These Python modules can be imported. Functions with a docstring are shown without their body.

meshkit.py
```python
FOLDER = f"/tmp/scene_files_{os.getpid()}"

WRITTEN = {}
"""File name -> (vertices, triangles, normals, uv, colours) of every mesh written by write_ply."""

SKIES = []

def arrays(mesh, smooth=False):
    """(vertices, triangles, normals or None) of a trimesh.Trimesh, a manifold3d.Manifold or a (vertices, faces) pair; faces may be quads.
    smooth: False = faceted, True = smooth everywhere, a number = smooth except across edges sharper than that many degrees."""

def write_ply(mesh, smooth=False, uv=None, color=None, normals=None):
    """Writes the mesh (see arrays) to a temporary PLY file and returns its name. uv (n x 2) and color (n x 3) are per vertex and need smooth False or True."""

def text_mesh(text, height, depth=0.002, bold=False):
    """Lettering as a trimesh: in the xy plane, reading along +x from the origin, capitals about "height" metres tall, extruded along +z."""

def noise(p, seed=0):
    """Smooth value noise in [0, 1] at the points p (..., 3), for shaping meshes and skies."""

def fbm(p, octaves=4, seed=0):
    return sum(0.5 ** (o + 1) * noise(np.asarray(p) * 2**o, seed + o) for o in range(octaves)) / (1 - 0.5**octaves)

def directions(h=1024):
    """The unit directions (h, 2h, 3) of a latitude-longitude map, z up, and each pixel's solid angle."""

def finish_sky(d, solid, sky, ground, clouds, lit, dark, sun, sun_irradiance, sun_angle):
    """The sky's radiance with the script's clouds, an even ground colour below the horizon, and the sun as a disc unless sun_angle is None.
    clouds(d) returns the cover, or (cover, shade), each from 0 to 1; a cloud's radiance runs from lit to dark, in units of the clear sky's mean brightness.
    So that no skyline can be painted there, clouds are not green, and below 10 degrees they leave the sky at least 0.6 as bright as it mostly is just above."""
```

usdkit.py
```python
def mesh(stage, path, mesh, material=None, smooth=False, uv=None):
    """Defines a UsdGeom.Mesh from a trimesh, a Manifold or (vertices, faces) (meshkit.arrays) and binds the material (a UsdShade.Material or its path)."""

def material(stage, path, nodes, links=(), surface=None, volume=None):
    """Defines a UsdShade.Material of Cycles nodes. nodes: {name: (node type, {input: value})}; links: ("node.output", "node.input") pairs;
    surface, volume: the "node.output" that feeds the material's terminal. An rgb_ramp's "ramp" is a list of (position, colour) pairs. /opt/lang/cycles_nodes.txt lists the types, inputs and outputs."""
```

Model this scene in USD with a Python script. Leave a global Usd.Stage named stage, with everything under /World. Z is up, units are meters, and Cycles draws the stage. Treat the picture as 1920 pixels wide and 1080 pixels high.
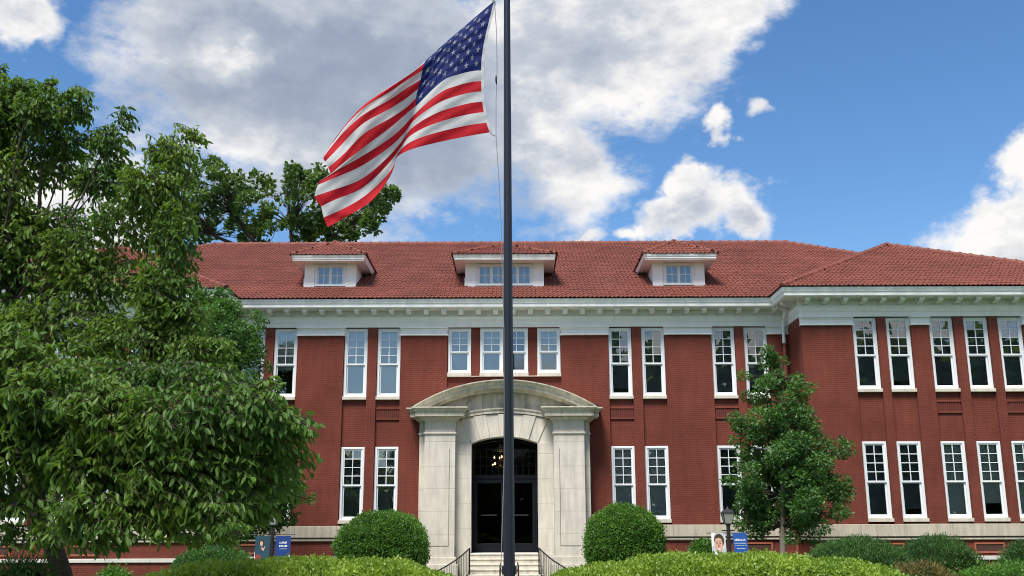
import math, random
import numpy as np
import trimesh, usdkit, meshkit
from scipy.spatial import ConvexHull
from scipy.interpolate import PchipInterpolator
from shapely.geometry import Polygon, Point
from pxr import Usd, UsdGeom, UsdLux, UsdShade, Gf, Sdf, Vt

random.seed(7)
RNG = np.random.default_rng(7)
stage = Usd.Stage.CreateInMemory()
UsdGeom.SetStageUpAxis(stage, 'Z')
UsdGeom.SetStageMetersPerUnit(stage, 1.0)
UsdGeom.Xform.Define(stage, '/World')
UsdGeom.Scope.Define(stage, '/World/Looks')

# ------------------------------------------------------------------ camera, sky, sun, exposure
FPX, PITCH, ROLL, EYE = 1900.0, math.atan(445 / 1900.0), 0.0035, 1.6
EXPOSURE = 2.05
SUN_AZ, SUN_EL = math.radians(-155), math.radians(60)      # towards the sun: atan2(x, y), above the horizon
SUN_I, SKY_STRENGTH = 0.40, 0.12
_fw = np.array([0, math.cos(PITCH), math.sin(PITCH)])
_u0 = np.array([0, -math.sin(PITCH), math.cos(PITCH)])
_r0 = np.array([1.0, 0, 0])
_rt = _r0 * math.cos(ROLL) - _u0 * math.sin(ROLL)
_up = _u0 * math.cos(ROLL) + _r0 * math.sin(ROLL)


def direction(px, py):
    d = _fw + (px - 960) / FPX * _rt + (540 - py) / FPX * _up
    return d


def P(px, py, Y):
    """The point at distance Y in front of the camera that the photograph shows at (px, py)."""
    d = direction(px, py)
    return d * (Y / d[1]) + np.array([0, 0, EYE])


cam = UsdGeom.Camera.Define(stage, '/World/camera')
cam.CreateFocalLengthAttr(35.0)
cam.CreateHorizontalApertureAttr(35.0 * 1920 / FPX)
cam.CreateVerticalApertureAttr(35.0 * 1080 / FPX)
cam.CreateClippingRangeAttr(Gf.Vec2f(0.1, 3000))
cam.CreateExposureAttr(EXPOSURE)
cam.AddTransformOp().Set(Gf.Matrix4d(*_rt, 0, *_up, 0, *(-_fw), 0, 0, 0, EYE, 1))


class Nodes:
    def __init__(self):
        self.n, self.l = {}, []

    def __call__(self, kind, out, **kw):
        name = f'n{len(self.n)}'
        vals = {}
        for k, v in kw.items():
            if isinstance(v, str) and v.startswith('@'):
                self.l.append((v[1:], f'{name}.{k}'))
            else:
                vals[k] = v
        self.n[name] = (kind, vals)
        return f'@{name}.{out}'

    def math(self, t, a, b=0.0, c=0.0):
        return self('math', 'value', math_type=t, value1=a, value2=b, value3=c)

    def done(self, path, surface=None, volume=None):
        return usdkit.material(stage, path, self.n, self.l, surface=surface and surface[1:], volume=volume and volume[1:])


def build_sky():
    g = Nodes()
    d = g('geometry', 'position')
    # clear sky
    sky = g('sky_texture', 'color', sky_type='single_scattering', sun_disc=False, sun_elevation=SUN_EL, sun_rotation=SUN_AZ,
            altitude=200.0, air_density=1.0, aerosol_density=0.6, ozone_density=3.0)
    sky = g('hsv', 'color', hue=0.5, saturation=1.2, value=0.345, fac=1.0, color=sky)
    # clouds
    dn = d
    warp = g('noise_texture', 'color', vector=dn, scale=7.0, detail=4.0, roughness=0.55)
    warp = g('vector_math', 'vector', math_type='subtract', vector1=warp, vector2=(0.5, 0.5, 0.5))
    warp = g('vector_math', 'vector', math_type='scale', vector1=warp, scale=0.10)
    dw = g('vector_math', 'vector', math_type='add', vector1=dn, vector2=warp)
    warp2 = g('noise_texture', 'color', vector=dn, scale=24.0, detail=4.0, roughness=0.6)
    warp2 = g('vector_math', 'vector', math_type='subtract', vector1=warp2, vector2=(0.5, 0.5, 0.5))
    warp2 = g('vector_math', 'vector', math_type='scale', vector1=warp2, scale=0.05)
    dw = g('vector_math', 'vector', math_type='add', vector1=dw, vector2=warp2)
    field = grey = None
    for (px, py, rx, ry, rot, w, gy) in CLOUDS:
        c = direction(px, py); c /= np.linalg.norm(c)
        e1 = np.cross(c, [0, 0, 1.0]); e1 /= np.linalg.norm(e1)
        e2 = np.cross(e1, c)
        a = math.radians(rot)
        x_, y_ = e1 * math.cos(a) + e2 * math.sin(a), -e1 * math.sin(a) + e2 * math.cos(a)
        dx = g('vector_math', 'value', math_type='dot_product', vector1=dw, vector2=tuple(x_ * FPX / rx))
        dy = g('vector_math', 'value', math_type='dot_product', vector1=dw, vector2=tuple(y_ * FPX / ry))
        dz = g('vector_math', 'value', math_type='dot_product', vector1=dw, vector2=tuple(c))
        q = g.math('add', g.math('multiply', dx, dx), g.math('multiply', dy, dy))
        v = g.math('subtract', 1.0, g.math('sqrt', q))
        v = g.math('add', v, g.math('multiply', g.math('less_than', dz, 0.2), -10.0))
        if gy:
            gv = g.math('multiply', v, gy)
            grey = gv if grey is None else g.math('maximum', grey, gv)
        v = g.math('multiply', v, w)
        field = v if field is None else g.math('maximum', field, v)
    # the rest of the sky, away from what the photograph shows: more clouds of the same kind
    sc = g('mapping', 'vector', vector=d, scale=(1.0, 1.0, 1.8))
    far = g('noise_texture', 'fac', vector=sc, scale=1.9, detail=3.0, roughness=0.5)
    far = g('map_range', 'result', value=far, from_min=0.44, from_max=0.72, to_min=-0.25, to_max=1.0)
    seen = g('vector_math', 'value', math_type='dot_product', vector1=d, vector2=tuple(_fw))
    seen = g('map_range', 'result', range_type='smoothstep', value=seen, from_min=0.80, from_max=0.875, to_min=0.0, to_max=-1.6, clamp=True)
    field = g.math('maximum', field, g.math('add', far, seen))
    puff = g('noise_texture', 'fac', vector=sc, scale=9.0, detail=9.0, roughness=0.62)
    puff = g.math('subtract', puff, 0.5)
    fine = g('noise_texture', 'fac', vector=sc, scale=26.0, detail=6.0, roughness=0.6)
    puff = g.math('add', g.math('multiply', puff, 1.3), g.math('multiply', g.math('subtract', fine, 0.5), 0.55))
    dens = g.math('add', field, puff)
    alpha = g('map_range', 'result', range_type='smoothstep', value=dens, from_min=-0.05, from_max=0.42, to_min=0.0, to_max=1.0, clamp=True)
    # thick middles are grey, thin rims are white
    mott = g('noise_texture', 'fac', vector=sc, scale=6.5, detail=7.0, roughness=0.58)
    thick = g.math('add', g.math('maximum', grey, 0.06), g.math('add', g.math('multiply', g.math('subtract', mott, 0.5), 1.1), g.math('multiply', g.math('subtract', fine, 0.5), 0.35)))
    for (px, py, rx, ry, w) in BRIGHT:
        c = direction(px, py); c /= np.linalg.norm(c)
        e1 = np.cross(c, [0, 0, 1.0]); e1 /= np.linalg.norm(e1)
        e2 = np.cross(e1, c)
        dx = g('vector_math', 'value', math_type='dot_product', vector1=dw, vector2=tuple(e1 * FPX / rx))
        dy = g('vector_math', 'value', math_type='dot_product', vector1=dw, vector2=tuple(e2 * FPX / ry))
        v = g.math('maximum', g.math('subtract', 1.0, g.math('add', g.math('multiply', dx, dx), g.math('multiply', dy, dy))), 0.0)
        thick = g.math('subtract', thick, g.math('multiply', v, w))
    thick = g.math('minimum', thick, g.math('add', g.math('multiply', dens, 1.6), 0.05))
    tone = g('rgb_ramp', 'color', fac=thick, ramp=[(0.0, (1.0, 0.985, 0.965)), (0.10, (0.86, 0.86, 0.87)), (0.28, (0.57, 0.615, 0.69)), (0.55, (0.385, 0.445, 0.555)), (0.85, (0.30, 0.365, 0.485)), (1.0, (0.26, 0.325, 0.45))])
    cl = g('mix_color', 'result', blend_type='multiply', fac=1.0, a=tone, b=CLOUD_GAIN, use_clamp=False)
    col = g('mix_color', 'result', blend_type='mix', fac=alpha, a=sky, b=cl)
    bg = g('background_shader', 'background', color=col, strength=SKY_STRENGTH)
    dome = UsdLux.DomeLight.Define(stage, '/World/sky')
    m = g.done('/World/Looks/sky_air', surface=bg)
    UsdShade.MaterialBindingAPI.Apply(dome.GetPrim()).Bind(m)
    dome.GetPrim().SetCustomDataByKey('kind', 'structure')


CLOUD_GAIN = (2.0, 2.0, 2.0)
# place in the picture, radii, turn, weight, greyness
CLOUDS = [
    (545, 110, 350, 240, 0, 1.3, 0.95), (800, 210, 290, 230, 0, 1.1, 0.95), (1080, 110, 320, 210, 20, 0.95, 0.42), (1045, 300, 130, 140, 40, 0.8, 0.2),
    (1290, 50, 230, 105, 25, 0.8, 0.2), (1334, 218, 24, 26, 0, 0.55, 0), (1345, 244, 18, 20, 0, 0.45, 0.2), (1411, 212, 15, 18, 0, 0.32, 0), (1312, 335, 52, 60, 0, 0.8, 0), (1275, 395, 85, 52, 10, 0.75, 0.3), (1320, 412, 95, 48, 0, 0.8, 0.3),
    (1375, 372, 55, 55, 0, 0.7, 0), (1405, 412, 52, 34, 0, 0.65, 0.3), (1215, 432, 50, 26, 0, 0.6, 0), (1900, 440, 150, 100, 15, 1.1, 0.2), (1935, 310, 60, 60, 0, 0.8, 0),
    (40, 10, 95, 62, 0, 0.9, 0.2), (150, 390, 280, 120, 0, 0.6, 0), (560, 370, 330, 100, 0, 0.45, 0.6), (1090, 435, 40, 18, 0, 0.35, 0)]
BRIGHT = [(430, 92, 80, 62, 0.42), (520, 92, 90, 40, 0.28), (620, 20, 120, 40, 0.22), (1060, 230, 120, 60, 0.12)]   # where the cloud is thin and the light comes through
build_sky()

sun = UsdLux.DistantLight.Define(stage, '/World/sun')
sun.CreateIntensityAttr(SUN_I)
sun.CreateAngleAttr(20.0)
sun.CreateNormalizeAttr(True)
sun.CreateColorAttr(Gf.Vec3f(1.0, 0.95, 0.86))
sun.AddRotateXYZOp().Set(Gf.Vec3f(90 - math.degrees(SUN_EL), 0, 180 - math.degrees(SUN_AZ)))

# ------------------------------------------------------------------ names, parts, materials
COUNT = {}


def numbered(path):
    k = COUNT.get(path, -1) + 1
    COUNT[path] = k
    return path if k == 0 else f'{path}_{k:03d}'


def tag(prim, label=None, cat=None, group=None, kind=None):
    p = prim.GetPrim() if hasattr(prim, 'GetPrim') else prim
    for k, v in (('label', label), ('category', cat), ('group', group), ('kind', kind)):
        if v:
            p.SetCustomDataByKey(k, v)
    return p


def thing(name, label, cat, loc=(0, 0, 0), group=None):
    x = UsdGeom.Xform.Define(stage, numbered('/World/' + name))
    if tuple(loc) != (0, 0, 0):
        x.AddTranslateOp().Set(Gf.Vec3d(*map(float, loc)))
    tag(x, label, cat, group)
    return x


def part_group(name, parent):
    return UsdGeom.Xform.Define(stage, numbered(f'{parent.GetPath()}/{name}'))


def put(name, mesh, mat, parent=None, smooth=False, uv=None):
    base = str(parent.GetPath()) if parent is not None else '/World'
    return usdkit.mesh(stage, numbered(f'{base}/{name}'), mesh, MAT[mat], smooth=smooth, uv=uv)


MAT = {}


def principled(name, color, rough=0.6, spec=0.5, metal=0.0, vary=0.0, island=0.0, scale=3.0, bump=0.0, bump_scale=60.0, streak=0.0, stain=None, stain_at=(0.5, 0.7), stain_scale=1.2, hue=0.0, trans=0.0, coat=0.0):
    g = Nodes()
    pos = g('geometry', 'position')
    col = tuple(color)
    if vary or island or streak or stain:
        val = 1.0
        n = g('noise_texture', 'fac', vector=pos, scale=scale, detail=6.0, roughness=0.6)
        val = g('map_range', 'result', value=n, from_min=0.25, from_max=0.75, to_min=1 - vary, to_max=1 + vary)
        hv = 0.5
        if island:
            ri = g('geometry', 'random_per_island')
            val = g.math('multiply', val, g('map_range', 'result', value=ri, from_min=0.0, from_max=1.0, to_min=1 - island, to_max=1 + island))
            if hue:
                r2 = g('white_noise_texture', 'value', dimensions='1D', w=g.math('multiply', ri, 913.7))
                hv = g('map_range', 'result', value=r2, from_min=0.0, from_max=1.0, to_min=0.5 - hue, to_max=0.5 + hue)
        if streak:
            mp = g('mapping', 'vector', vector=pos, scale=(3.0, 3.0, 0.35))
            s = g('noise_texture', 'fac', vector=mp, scale=2.2, detail=5.0, roughness=0.65)
            val = g.math('multiply', val, g('map_range', 'result', value=s, from_min=0.42, from_max=0.72, to_min=1.0, to_max=1 - streak, clamp=True))
        c = g('hsv', 'color', hue=hv, saturation=1.0, value=val, fac=1.0, color=col)
        if stain:
            mp = g('mapping', 'vector', vector=pos, scale=(1.0, 1.0, 0.6))
            s = g('noise_texture', 'fac', vector=mp, scale=stain_scale, detail=7.0, roughness=0.7)
            f = g('map_range', 'result', range_type='smoothstep', value=s, from_min=stain_at[0], from_max=stain_at[1], to_min=0.0, to_max=0.85, clamp=True)
            c = g('mix_color', 'result', blend_type='mix', fac=f, a=c, b=tuple(stain))
        col = c
    kw = dict(base_color=col, roughness=rough, specular_ior_level=spec, metallic=metal, coat_weight=coat)
    if bump:
        b = g('noise_texture', 'fac', vector=pos, scale=bump_scale, detail=4.0)
        kw['normal'] = g('bump', 'normal', height=b, strength=bump, distance=0.02)
    s = g('principled_bsdf', 'BSDF', **kw)
    if trans:
        t = g('translucent_bsdf', 'BSDF', color=col)
        s = g('mix_closure', 'closure', fac=trans, closure1=s, closure2=t)
    MAT[name] = g.done('/World/Looks/' + name, surface=s)


def leaf_material(name, dark, light, odd=None, tip=None, odd_share=0.03, trans=0.35, rough=0.42, spec=0.5, patch=0.8):
    g = Nodes()
    ri = g('geometry', 'random_per_island')
    pos = g('geometry', 'position')
    n = g('noise_texture', 'fac', vector=pos, scale=patch, detail=3.0)
    f = g.math('add', g.math('multiply', ri, 0.65), g.math('multiply', g.math('subtract', n, 0.32), 1.1))
    stops = [(0.0, dark), (0.8, light), (1.0, tip or light)]
    col = g('rgb_ramp', 'color', fac=f, ramp=stops)
    if odd:
        r2 = g('white_noise_texture', 'value', dimensions='1D', w=g.math('multiply', ri, 517.3))
        col = g('mix_color', 'result', blend_type='mix', fac=g.math('greater_than', r2, 1 - odd_share), a=col, b=tuple(odd))
    s = g('principled_bsdf', 'BSDF', base_color=col, roughness=rough, specular_ior_level=spec)
    tc = g('mix_color', 'result', blend_type='multiply', fac=1.0, a=col, b=(1.7, 1.55, 0.6), use_clamp=False)
    t = g('translucent_bsdf', 'BSDF', color=tc)
    s = g('mix_closure', 'closure', fac=trans, closure1=s, closure2=t)
    MAT[name] = g.done('/World/Looks/' + name, surface=s)


def pane_material(name, ior, tint, rough=0.0):
    g = Nodes()
    fr = g('fresnel', 'fac', IOR=ior)
    t = g('transparent_bsdf', 'BSDF', color=tint)
    gl = g('glossy_bsdf', 'BSDF', color=(1, 1, 1), roughness=rough)
    s = g('mix_closure', 'closure', fac=fr, closure1=t, closure2=gl)
    MAT[name] = g.done('/World/Looks/' + name, surface=s)


def emitter(name, color, strength):
    g = Nodes()
    e = g('emission', 'emission', color=color, strength=strength)
    MAT[name] = g.done('/World/Looks/' + name, surface=e)


principled('brick_red', (0.345, 0.086, 0.063), 0.85, 0.2, vary=0.26, island=0.50, scale=0.8, bump=0.5, bump_scale=45, hue=0.02, streak=0.20)
principled('mortar_red', (0.17, 0.055, 0.044), 0.9, 0.2, vary=0.15, scale=6, bump=0.4)
principled('brick_grille', (0.14, 0.032, 0.026), 0.85, 0.2, vary=0.2, scale=5)
principled('limestone', (0.63, 0.585, 0.51), 0.8, 0.25, vary=0.10, island=0.07, scale=2.2, bump=0.25, bump_scale=70, streak=0.24)
principled('limestone_weathered', (0.57, 0.53, 0.44), 0.85, 0.2, vary=0.10, scale=2.0, bump=0.3, bump_scale=60, streak=0.38, stain=(0.19, 0.18, 0.145), stain_at=(0.50, 0.72), stain_scale=1.6)
principled('stone_band', (0.52, 0.465, 0.38), 0.85, 0.2, vary=0.10, island=0.05, scale=1.7, bump=0.3, bump_scale=60, streak=0.30)
principled('ledge_stone', (0.62, 0.60, 0.57), 0.8, 0.25, vary=0.06, island=0.05, scale=2.0, streak=0.12)
principled('white_paint', (0.83, 0.835, 0.84), 0.5, 0.4, vary=0.04, scale=2.0, streak=0.07, bump=0.1, bump_scale=30)
principled('window_paint', (0.72, 0.745, 0.775), 0.42, 0.45, vary=0.03, scale=3.0)
principled('joint_dark', (0.10, 0.095, 0.085), 0.95, 0.1)
principled('roof_clay', (0.235, 0.072, 0.053), 0.65, 0.25, vary=0.26, island=0.26, scale=0.9, hue=0.012, bump=0.25, bump_scale=25, streak=0.15)
principled('roof_under', (0.07, 0.03, 0.025), 0.9, 0.1)
principled('interior_paint', (0.16, 0.15, 0.14), 0.9, 0.1, vary=0.2, scale=0.6)
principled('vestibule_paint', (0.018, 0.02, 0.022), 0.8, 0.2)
principled('blind_white', (0.78, 0.78, 0.75), 0.7, 0.2, vary=0.04, scale=1.5)
principled('blind_grey', (0.20, 0.215, 0.235), 0.7, 0.2, vary=0.10, scale=1.5)
principled('door_black', (0.004, 0.006, 0.010), 0.6, 0.15)
principled('black_iron', (0.012, 0.012, 0.014), 0.45, 0.5)
principled('pole_bronze', (0.020, 0.025, 0.036), 0.32, 0.5, metal=0.35, vary=0.12, scale=9, bump=0.08, bump_scale=14)
principled('rope_grey', (0.20, 0.21, 0.22), 0.9, 0.1)
principled('pipe_red', (0.20, 0.06, 0.045), 0.6, 0.3, vary=0.1)
principled('vent_orange', (0.33, 0.10, 0.055), 0.7, 0.3, vary=0.12, scale=6)
principled('vent_dark', (0.07, 0.035, 0.028), 0.8, 0.2, vary=0.2, scale=8)
principled('bark_dark', (0.055, 0.045, 0.036), 0.9, 0.2, vary=0.35, scale=14, bump=0.9, bump_scale=30)
principled('bark_grey', (0.20, 0.175, 0.14), 0.9, 0.2, vary=0.3, scale=12, bump=0.8, bump_scale=30)
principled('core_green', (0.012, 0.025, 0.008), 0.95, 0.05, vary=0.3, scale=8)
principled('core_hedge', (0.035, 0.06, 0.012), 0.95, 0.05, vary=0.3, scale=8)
principled('lawn', (0.045, 0.085, 0.022), 0.95, 0.1, vary=0.35, scale=1.5, bump=0.8, bump_scale=40)
principled('paving', (0.34, 0.32, 0.29), 0.9, 0.2, vary=0.12, scale=1.5, bump=0.3, bump_scale=60)
principled('flag_red', (0.50, 0.014, 0.026), 0.75, 0.2, vary=0.08, scale=6, bump=0.3, bump_scale=12, trans=0.42)
principled('flag_white', (0.60, 0.60, 0.62), 0.75, 0.2, vary=0.07, scale=6, bump=0.3, bump_scale=12, trans=0.42)
principled('flag_blue', (0.008, 0.018, 0.120), 0.75, 0.2, vary=0.14, scale=7, bump=0.3, bump_scale=12, trans=0.34)
principled('flag_star', (0.24, 0.26, 0.34), 0.75, 0.2, trans=0.35)
principled('banner_blue', (0.020, 0.085, 0.32), 0.6, 0.3, vary=0.05)
principled('banner_navy', (0.013, 0.045, 0.20), 0.6, 0.3, vary=0.05)
principled('banner_teal', (0.020, 0.065, 0.095), 0.6, 0.3, vary=0.25, scale=5)
principled('etch_grey', (0.035, 0.045, 0.045), 0.6, 0.2)
principled('print_white', (0.72, 0.73, 0.75), 0.6, 0.3)
principled('print_grey', (0.34, 0.42, 0.55), 0.6, 0.3)
principled('print_skin', (0.62, 0.36, 0.27), 0.6, 0.3, vary=0.10, scale=12)
principled('print_hair', (0.070, 0.038, 0.028), 0.6, 0.3)
principled('print_dark', (0.05, 0.022, 0.02), 0.6, 0.3)
principled('print_red', (0.33, 0.035, 0.055), 0.6, 0.3)
principled('print_photo', (0.52, 0.56, 0.60), 0.6, 0.3, vary=0.25, scale=9)
principled('lamp_pane', (0.30, 0.30, 0.27), 0.25, 0.5)
principled('shade_white', (0.75, 0.74, 0.70), 0.4, 0.4)
principled('brass', (0.45, 0.26, 0.08), 0.3, 0.5, metal=0.9)
principled('seed_brown', (0.30, 0.16, 0.04), 0.8, 0.2, vary=0.3, scale=9, trans=0.2)
pane_material('window_glass', 1.95, (0.93, 0.95, 0.95))
pane_material('door_glass', 1.22, (0.62, 0.68, 0.68))
emitter('bulb_warm', (1.0, 0.62, 0.22), 5.0)
leaf_material('leaf_cherry', (0.050, 0.125, 0.026), (0.205, 0.310, 0.046), tip=(0.36, 0.41, 0.060), odd=(0.42, 0.24, 0.02), odd_share=0.02, trans=0.42, rough=0.5, spec=0.3, patch=0.9)
leaf_material('leaf_dark', (0.042, 0.120, 0.032), (0.130, 0.270, 0.050), tip=(0.15, 0.27, 0.05), trans=0.35, rough=0.5, patch=1.2)
leaf_material('leaf_oak', (0.042, 0.095, 0.026), (0.140, 0.235, 0.050), trans=0.35, rough=0.5, patch=0.5)
leaf_material('leaf_box', (0.045, 0.130, 0.016), (0.140, 0.300, 0.034), trans=0.3, rough=0.45, patch=1.4)
leaf_material('leaf_hedge', (0.120, 0.220, 0.022), (0.400, 0.530, 0.085), trans=0.35, rough=0.45, patch=2.0)
leaf_material('leaf_juniper', (0.026, 0.085, 0.016), (0.080, 0.180, 0.028), trans=0.2, rough=0.6, patch=1.0)
leaf_material('leaf_straw', (0.100, 0.085, 0.022), (0.240, 0.190, 0.055), trans=0.2, rough=0.7, patch=1.5)

# ------------------------------------------------------------------ mesh helpers
_hull_cache = {}


def _chamfer_topology():
    if 't' not in _hull_cache:
        pts = []
        for s in np.ndindex(2, 2, 2):
            sg = np.array(s) * 2 - 1
            for ax in range(3):
                c = np.full(3, 0.8); c[ax] = 1.0
                pts.append((sg, ax, sg * c))
        h = ConvexHull(np.array([p[2] for p in pts]))
        f = h.simplices.copy()
        q = np.array([p[2] for p in pts])
        nn = np.cross(q[f[:, 1]] - q[f[:, 0]], q[f[:, 2]] - q[f[:, 0]])
        flip = (nn * h.equations[:, :3]).sum(1) < 0
        f[flip] = f[flip][:, ::-1]
        _hull_cache['t'] = (np.array([p[0] for p in pts]), np.array([p[1] for p in pts]), f)
    return _hull_cache['t']


BOXF = np.array([[0, 2, 3], [0, 3, 1], [4, 5, 7], [4, 7, 6], [0, 1, 5], [0, 5, 4], [2, 6, 7], [2, 7, 3], [0, 4, 6], [0, 6, 2], [1, 3, 7], [1, 7, 5]])


class MB:
    def __init__(self):
        self.v, self.f, self.n = [], [], 0

    def add(self, v, f):
        v, f = np.asarray(v, float), np.asarray(f, int)
        if f.shape[1] == 4:
            f = np.vstack([f[:, [0, 1, 2]], f[:, [0, 2, 3]]])
        self.v.append(v); self.f.append(f + self.n); self.n += len(v)
        return self

    def mesh(self, m):
        v, f, _ = meshkit.arrays(m)
        return self.add(v, f)

    def box(self, x0, x1, y0, y1, z0, z1, c=0.0):
        lo, hi = np.array([min(x0, x1), min(y0, y1), min(z0, z1)]), np.array([max(x0, x1), max(y0, y1), max(z0, z1)])
        if c <= 0:
            v = np.array([[(lo, hi)[i][0], (lo, hi)[j][1], (lo, hi)[k][2]] for i in (0, 1) for j in (0, 1) for k in (0, 1)])
            return self.add(v, BOXF)
        sg, ax, f = _chamfer_topology()
        half = (hi - lo) / 2
        c = min(c, half.min() * 0.6)
        h = np.tile(half - c, (24, 1))
        h[np.arange(24), ax] = half[ax]
        return self.add((lo + hi) / 2 + sg * h, f)

    def tube(self, pts, rad, sides=8, caps=True):
        p = np.asarray(pts, float)
        r = np.broadcast_to(np.asarray(rad, float), (len(p),))
        t = np.gradient(p, axis=0)
        t /= np.linalg.norm(t, axis=1, keepdims=True) + 1e-12
        a = np.cross(t, np.where(np.abs(t[:, 2:]) < 0.9, [0, 0, 1.0], [1.0, 0, 0]))
        a /= np.linalg.norm(a, axis=1, keepdims=True) + 1e-12
        b = np.cross(t, a)
        ang = np.arange(sides) * 2 * np.pi / sides
        v = p[:, None] + r[:, None, None] * (np.cos(ang)[None, :, None] * a[:, None] + np.sin(ang)[None, :, None] * b[:, None])
        i, j = np.meshgrid(np.arange(len(p) - 1), np.arange(sides), indexing='ij')
        q = np.stack([i * sides + j, i * sides + (j + 1) % sides, (i + 1) * sides + (j + 1) % sides, (i + 1) * sides + j], -1).reshape(-1, 4)
        f = np.vstack([q[:, [0, 1, 2]], q[:, [0, 2, 3]]])
        v = v.reshape(-1, 3)
        if caps:
            n = len(v)
            v = np.vstack([v, p[:1], p[-1:]])
            j = np.arange(sides)
            f = np.vstack([f, np.stack([np.full(sides, n), (j + 1) % sides, j], 1), np.stack([np.full(sides, n + 1), (len(p) - 1) * sides + j, (len(p) - 1) * sides + (j + 1) % sides], 1)])
        return self.add(v, f)

    def lathe(self, prof, center=(0, 0, 0), sides=16):
        prof = np.asarray(prof, float)
        ang = np.arange(sides) * 2 * np.pi / sides
        v = np.stack([np.outer(prof[:, 0], np.cos(ang)), np.outer(prof[:, 0], np.sin(ang)), np.repeat(prof[:, 1:2], sides, 1)], -1) + np.asarray(center)
        i, j = np.meshgrid(np.arange(len(prof) - 1), np.arange(sides), indexing='ij')
        q = np.stack([i * sides + j, i * sides + (j + 1) % sides, (i + 1) * sides + (j + 1) % sides, (i + 1) * sides + j], -1).reshape(-1, 4)
        return self.add(v.reshape(-1, 3), q)

    def prism(self, poly_xz, y0, y1):
        """A polygon in the x-z plane, extruded from y0 to y1."""
        m = trimesh.creation.extrude_polygon(Polygon(poly_xz).buffer(0), y1 - y0, engine='earcut')
        v = np.array(m.vertices)
        return self.add(np.stack([v[:, 0], y0 + (y1 - y0) - v[:, 2], v[:, 1]], 1), np.array(m.faces))

    def get(self):
        if not self.v:
            return (np.zeros((0, 3)), np.zeros((0, 3), int))
        return np.vstack(self.v), np.vstack(self.f)

    def build(self, name, mat, parent=None, smooth=False):
        return put(name, self.get(), mat, parent, smooth)


def sweep(plan, prof):
    """A moulding: a closed profile [(outward, z)] carried along a plan polyline with mitred corners; outward is to the right of travel."""
    pl, pr = np.asarray(plan, float), np.asarray(prof, float)
    d = np.diff(pl, axis=0); d /= np.linalg.norm(d, axis=1, keepdims=True)
    n = np.stack([d[:, 1], -d[:, 0]], 1)
    off = [n[0]]
    for a, b in zip(n[:-1], n[1:]):
        m = a + b
        off.append(m / (m @ a))
    off.append(n[-1])
    off = np.array(off)
    k = len(pr)
    v = np.concatenate([np.concatenate([pl[:, None] + off[:, None] * pr[None, :, :1], np.broadcast_to(pr[None, :, 1:], (len(pl), k, 1))], 2)]).reshape(-1, 3)
    i, j = np.meshgrid(np.arange(len(pl) - 1), np.arange(k), indexing='ij')
    q = np.stack([i * k + j, (i + 1) * k + j, (i + 1) * k + (j + 1) % k, i * k + (j + 1) % k], -1).reshape(-1, 4)
    cap = trimesh.creation.triangulate_polygon(Polygon(pr), engine='earcut')
    f = np.vstack([q[:, [0, 1, 2]], q[:, [0, 2, 3]]])
    if len(cap[0]) == k:
        tri = np.array([[int(np.argmin(np.linalg.norm(pr - cap[0][x], axis=1))) for x in t] for t in cap[1]])
        f = np.vstack([f, tri, tri[:, ::-1] + (len(pl) - 1) * k])
    return v, f


# ------------------------------------------------------------------ ground
XC, YM, YW = -0.265, 34.5, 32.9          # centre line, main front, wing fronts


def ground_z(x, y):
    t = np.clip((np.asarray(y, float) - 27.0) / 4.0, 0, 1)
    return -0.3 + 0.3 * t * t * (3 - 2 * t)


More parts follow.
